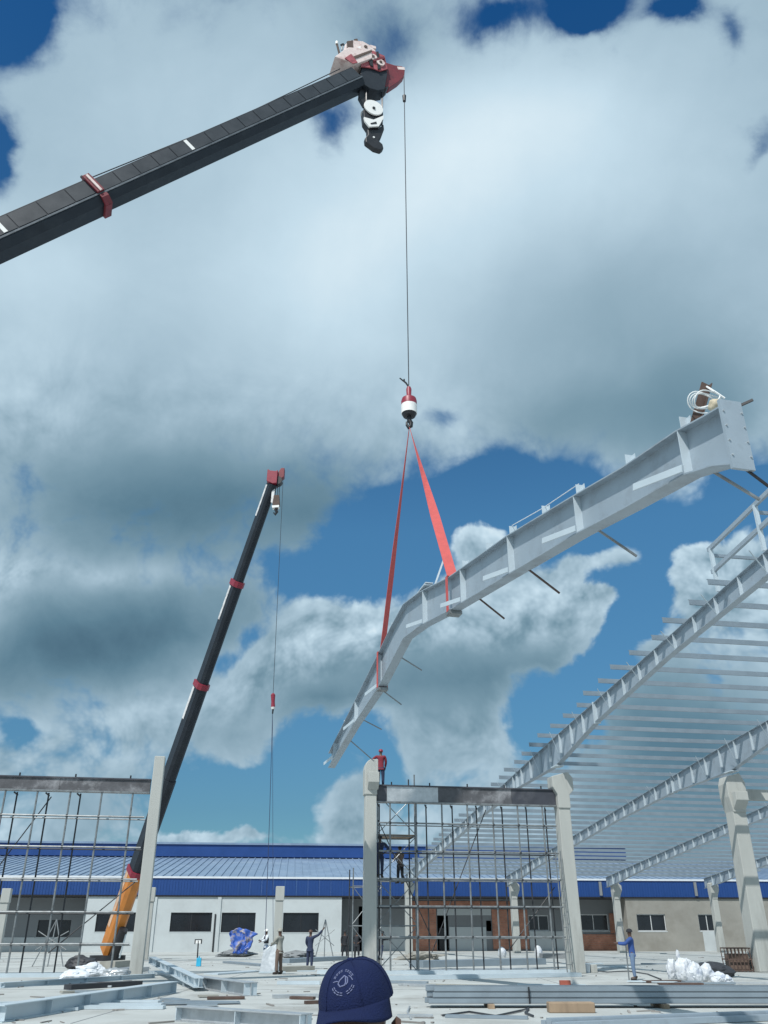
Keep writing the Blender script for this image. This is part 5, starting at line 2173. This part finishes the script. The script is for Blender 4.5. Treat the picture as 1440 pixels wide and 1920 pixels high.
# bags
def lump(name, loc, size, m_, label, cat, group=None, seed=0, amp=.25, sub=4):
    """a crumpled, creased heap or bag"""
    from mathutils import noise
    bm = bmesh.new()
    bmesh.ops.create_icosphere(bm, subdivisions=sub, radius=1)
    o_ = Vector((seed * 3.7, seed * 1.9, seed * 5.3))
    for v in bm.verts:
        c = v.co.copy()
        big_ = noise.noise(c * 1.1 + o_)
        cre = noise.turbulence(c * 1.5 + o_, 4, True) - .55
        fine = noise.noise(c * 5.5 + o_)
        v.co *= 1 + amp * (1.0 * big_ + .75 * cre + .22 * fine)
        v.co = Vector((v.co.x * size[0], v.co.y * size[1], max(v.co.z, -.72) * size[2]))
    me = bpy.data.meshes.new(name)
    bm.to_mesh(me)
    bm.free()
    for p in me.polygons:
        p.use_smooth = True
    me.set_sharp_from_angle(angle=radians(28))
    me.materials.append(m_)
    o = bpy.data.objects.new(name, me)
    COL.objects.link(o)
    o.location = Vector(loc) + Z * (size[2] * .70)
    tag(o, label, cat, group)
    return o


bagl = ['leftmost white bag of the heap beside the worker in blue', 'tall white bag second from left in the heap', 'white bag with blue print at the front of the heap', 'white bag on the right shoulder of the heap', 'flat white bag spilling off the right end of the heap', 'white bag lying on top of the heap', 'small crumpled white bag at the heap right foot']
for i, (u, v, sx, sz) in enumerate(((1262, 1836, .20, .42), (1282, 1838, .27, .46), (1304, 1842, .30, .36), (1326, 1840, .28, .34), (1348, 1842, .30, .18), (1296, 1836, .28, .42), (1364, 1842, .20, .13))):
    a = G(u, v)
    lump('white_bag', a + Vector((0, .3 if i == 5 else 0, 0)), (sx, .28, sz), M['bag'], bagl[i], 'bag', 'white bags in the right heap', seed=i + 3, amp=.30)
a = G(1310, 1834)
lump('tarpaulin', a + Vector((.5, .6, 0)), (1.2, .5, .30), M['tarp'], 'dark tarpaulin under and behind the heap of white bags', 'tarpaulin', seed=40)
a = G(1272, 1800)
lump('white_bag', a, (.13, .13, .36), M['bag'], 'lone white bag standing upright on the slab before the beige wall', 'bag', seed=21, amp=.15)
a = G(1010, 1795)
lump('white_bag', a, (.28, .25, .45), M['bag'], 'white bag standing by the block wall seen through the screen', 'bag', seed=22, amp=.15)
a = G(942, 1795)
lump('white_bag', a, (.3, .3, .4), M['bag'], 'small white sack by the open block wall', 'bag', seed=23, amp=.15)
rub = [(150, 1818, .75, .35, 'tarp', 'dark heap of sheeting behind the left tube screen'), (170, 1832, .6, .28, 'c_white', 'white plastic heap behind the left screen foot'), (138, 1838, .5, .22, 'c_white', 'white crumpled bag left of the plastic heap'), (212, 1836, .55, .24, 'galv', 'grey rubble heap near the left column foot')]
for i, (u, v, sx, sz, mk, lab) in enumerate(rub):
    lump('rubble_heap', G(u, v), (sx, .5, sz), M[mk], lab, 'heap', seed=50 + i, amp=.38)
for i, (u, v, sx, lab) in enumerate(((790, 1800, 1.4, 'broken plaster heap by the open block wall'), (560, 1796, 1.2, 'dark debris heap under the right window of the pale wall'), (440, 1794, 1.4, 'dark debris heap under the blue tarpaulin'))):
    lump('rubble_heap', G(u, v), (sx, .6, .28), M['wall_grey' if i else 'wall_beige'], lab, 'heap', seed=70 + i, amp=.6)
# blue tarpaulin hung by the wall
pts = []
m = MB()
nx, ny = 26, 26
from mathutils import noise as _nz
vs = []
for j in range(ny + 1):
    for i in range(nx + 1):
        fu, fv = i / nx, j / ny
        edge = 7 * _nz.noise(Vector((fv * 4, fu * 1.5, 2)))
        u = 436 + (40 - 10 * fv) * fu + 10 * (1 - fv) * (fu - .5) + edge
        v = 1738 + 50 * fv + 12 * (abs(fu - .45)) * (1 - fv) * 2 + 4 * _nz.noise(Vector((fu * 5, fv * 2, 7)))
        d_ = 70 + .35 * (_nz.turbulence(Vector((fu * 3.2, fv * 1.6, 1.0)), 3, True) - .5)
        p_ = P(u, v, 70)
        vs.append(Vector((p_.x, d_, max(.03, p_.z))))
fs = [(j * (nx + 1) + i, j * (nx + 1) + i + 1, (j + 1) * (nx + 1) + i + 1, (j + 1) * (nx + 1) + i) for j in range(ny) for i in range(nx)]
m.add(vs, fs)
to = solo('blue_tarpaulin', m, M['banner'], (P(455, 1780, 70).x, 70, 0), 'crumpled blue and yellow tarpaulin draped before the pale wall', 'tarpaulin', smooth=True)
sm = to.modifiers.new('thick', 'SOLIDIFY')
sm.thickness = .02
# hand pallet handle with cyan can
a = G(369, 1812)
r = thing('floor_lamp', a, 'slim dark pole with a square white head standing in the yard', 'lamp')
tp_ = P(372, 1764, a.y)
m = MB()
m.tube([a, Vector((tp_.x, a.y, tp_.z))], .035, 8)
m.build('pole', M['black'], r, True)
m = MB()
m.box(Vector((tp_.x, a.y, tp_.z + .06)), (.36, .08, .04))
m.box(Vector((tp_.x - .17, a.y, tp_.z - .05)), (.04, .08, .2))
m.box(Vector((tp_.x + .17, a.y, tp_.z - .05)), (.04, .08, .2))
m.build('head', M['black'], r)
for sg in (-1, 1):
    m = MB()
    m.box(Vector((tp_.x + sg * .075, a.y, tp_.z - .05)), (.12, .05, .14))
    m.build('lamp_face', M['white'], r)
b = G(371, 1812)
m = MB()
m.box(b + Vector((.05, -.1, .2)), (.24, .16, .4))
m.tube([b + Vector((.05, -.1, .4)), b + Vector((.05, -.1, .48))], .04, 8)
solo('jerry_can', m, M['cyan'], b, 'bright cyan plastic can at the foot of the slim dark pole', 'can', bevel=.03)
# wire cage crate at the right column
a = G(1386, 1822)
r = thing('wire_crate', a, 'rusty brown wire crate standing against the far right column foot', 'crate')
W_, D_, H_ = 1.0, .8, .95
for i in range(7):
    m = MB()
    x_ = -W_ / 2 + W_ * i / 6
    m.bar(a + Vector((x_, -D_ / 2, 0)), a + Vector((x_ - .05, -D_ / 2, H_)), .035, .035, (0, 1, 0))
    m.build('wire_bar', M['rust'], r)
    m = MB()
    m.bar(a + Vector((x_, D_ / 2, 0)), a + Vector((x_ - .05, D_ / 2, H_)), .03, .03, (0, 1, 0))
    m.build('wire_bar', M['rust'], r)
for z_ in (.06, .5, H_):
    m = MB()
    for y_ in (-D_ / 2, D_ / 2):
        m.bar(a + Vector((-W_ / 2 - .05, y_, z_)), a + Vector((W_ / 2, y_, z_)), .05, .05)
    for x_ in (-W_ / 2, W_ / 2):
        m.bar(a + Vector((x_, -D_ / 2, z_)), a + Vector((x_, D_ / 2, z_)), .05, .05)
    m.build('rim', M['rust'], r)
m = MB()
m.box(a + Vector((0, .05, .40)), (W_ - .12, D_ - .14, .66))
m.build('fill', M['c_brown'], r, bevel=.04)
# white bucket at right column
a = G(1100, 1824)
m = MB()
m.tube([a + Z * .002, a + Z * .34], [.15, .19], 14)
solo('bucket', m, M['c_white'], a, 'white bucket beside the foot of the right column', 'bucket', smooth=True)
m = MB()
m.box(a + Vector((.34, .1, .16)), (.28, .3, .32))
solo('concrete_block', m, M['column'], a + Vector((.34, .1, 0)), 'pale concrete block next to the white bucket', 'block', bevel=.02)
# wires on the slab
for (pts, lab, mk) in (([(830, 1907), (880, 1900), (930, 1908), (975, 1898), (992, 1893), (985, 1902), (1000, 1908)], 'dark wire curling on the slab in front of the channel pack', 'wire'),
                       ([(1240, 1838), (1215, 1828), (1180, 1822), (1140, 1824), (1105, 1820)], 'thin cable trailing from the right column towards the bags', 'wire'),
                       ([(768, 1890), (764, 1900), (770, 1912)], 'short grey hose lying right of the navy cap', 'galv'),
                       ([(1380, 1858), (1400, 1862), (1440, 1866), (1480, 1866)], 'orange tipped hose at the right edge of the slab', 'orange')):
    m = MB()
    P3 = [G(u, v) + Z * .03 for u, v in pts]
    m.tube(P3, .022 if mk != 'orange' else .05, 6)
    solo('cable', m, M[mk], P3[0], lab, 'cable', smooth=True)
# slab joints
j_ = MB()
for y_ in (24, 30, 36, 48, 54, 60, 66):
    j_.box((0, y_, .002), (160, .03, .004))
for x_ in range(-60, 61, 6):
    j_.box((x_, 45, .002), (.03, 52, .004))
tag(j_.build('slab_joint', M['wall_grey']), kind='structure')

# small offcuts, clods and chips that nobody could count
rd = random.Random(11)
deb = MB()
for k in range(420):
    y_ = 19 + 50 * rd.random() ** 1.4
    x_ = rd.uniform(-.52, .52) * y_
    s_ = rd.uniform(.012, .05)
    a_ = rd.uniform(0, pi)
    d1 = Vector((cos(a_), sin(a_), 0))
    d2 = Vector((-sin(a_), cos(a_), 0))
    L_ = s_ * rd.choice((1.2, 1.6, 6, 14))
    deb.box((x_, y_, s_ * .3 + .004), (L_, s_ * 1.2, s_ * .6), (d1, d2, Z))
tag(deb.build('debris', mat('debris', (0.22, 0.21, 0.20), 0.85, var=0.5, scale=.6)), 'small chips and offcuts strewn over the concrete slab', 'debris', kind='stuff')

# thin offcuts of sheet and flat bar, lying every which way
rd2 = random.Random(5)
first_off = None
for k in range(46):
    if k < 26:
        u_, v_ = rd2.uniform(20, 590), rd2.uniform(1822, 1905)
    else:
        u_, v_ = rd2.uniform(760, 1420), rd2.choice((rd2.uniform(1842, 1862), rd2.uniform(1806, 1822)))
    a = G(u_, v_)
    m = MB()
    an = rd2.gauss(0, .35)
    d1, d2 = Vector((cos(an), sin(an), 0)), Vector((-sin(an), cos(an), 0))
    L_ = rd2.uniform(.5, 2.4)
    m.box(a + Z * .04, (L_, rd2.uniform(.10, .40), rd2.uniform(.03, .07)), (d1, d2, Z))
    mk = rd2.choice(('galv', 'rafter_lt', 'rafter_lt', 'purlin', 'rust', 'c_tan'))
    tone = {'galv': 'mid grey', 'rafter_lt': 'whitish', 'purlin': 'bluish grey', 'rust': 'rusty brown', 'c_tan': 'tan'}[mk]
    zone = ('near the left picture edge' if u_ < 200 else 'between the lower left beams' if u_ < 400 else 'in the open yard left of the cap') if k < 26 else \
        ('just before the foot of the tube screen' if u_ < 1085 and v_ > 1835 else 'behind the tube screen' if u_ < 1085 else 'around the white bag heap')
    size_ = 'short' if L_ < 1.1 else 'long' if L_ > 1.8 else 'medium length'
    solo('steel_offcut', m, M[mk], a, size_ + ' ' + tone + ' offcut lying flat ' + zone, 'offcut', 'thin offcuts scattered over the slab')
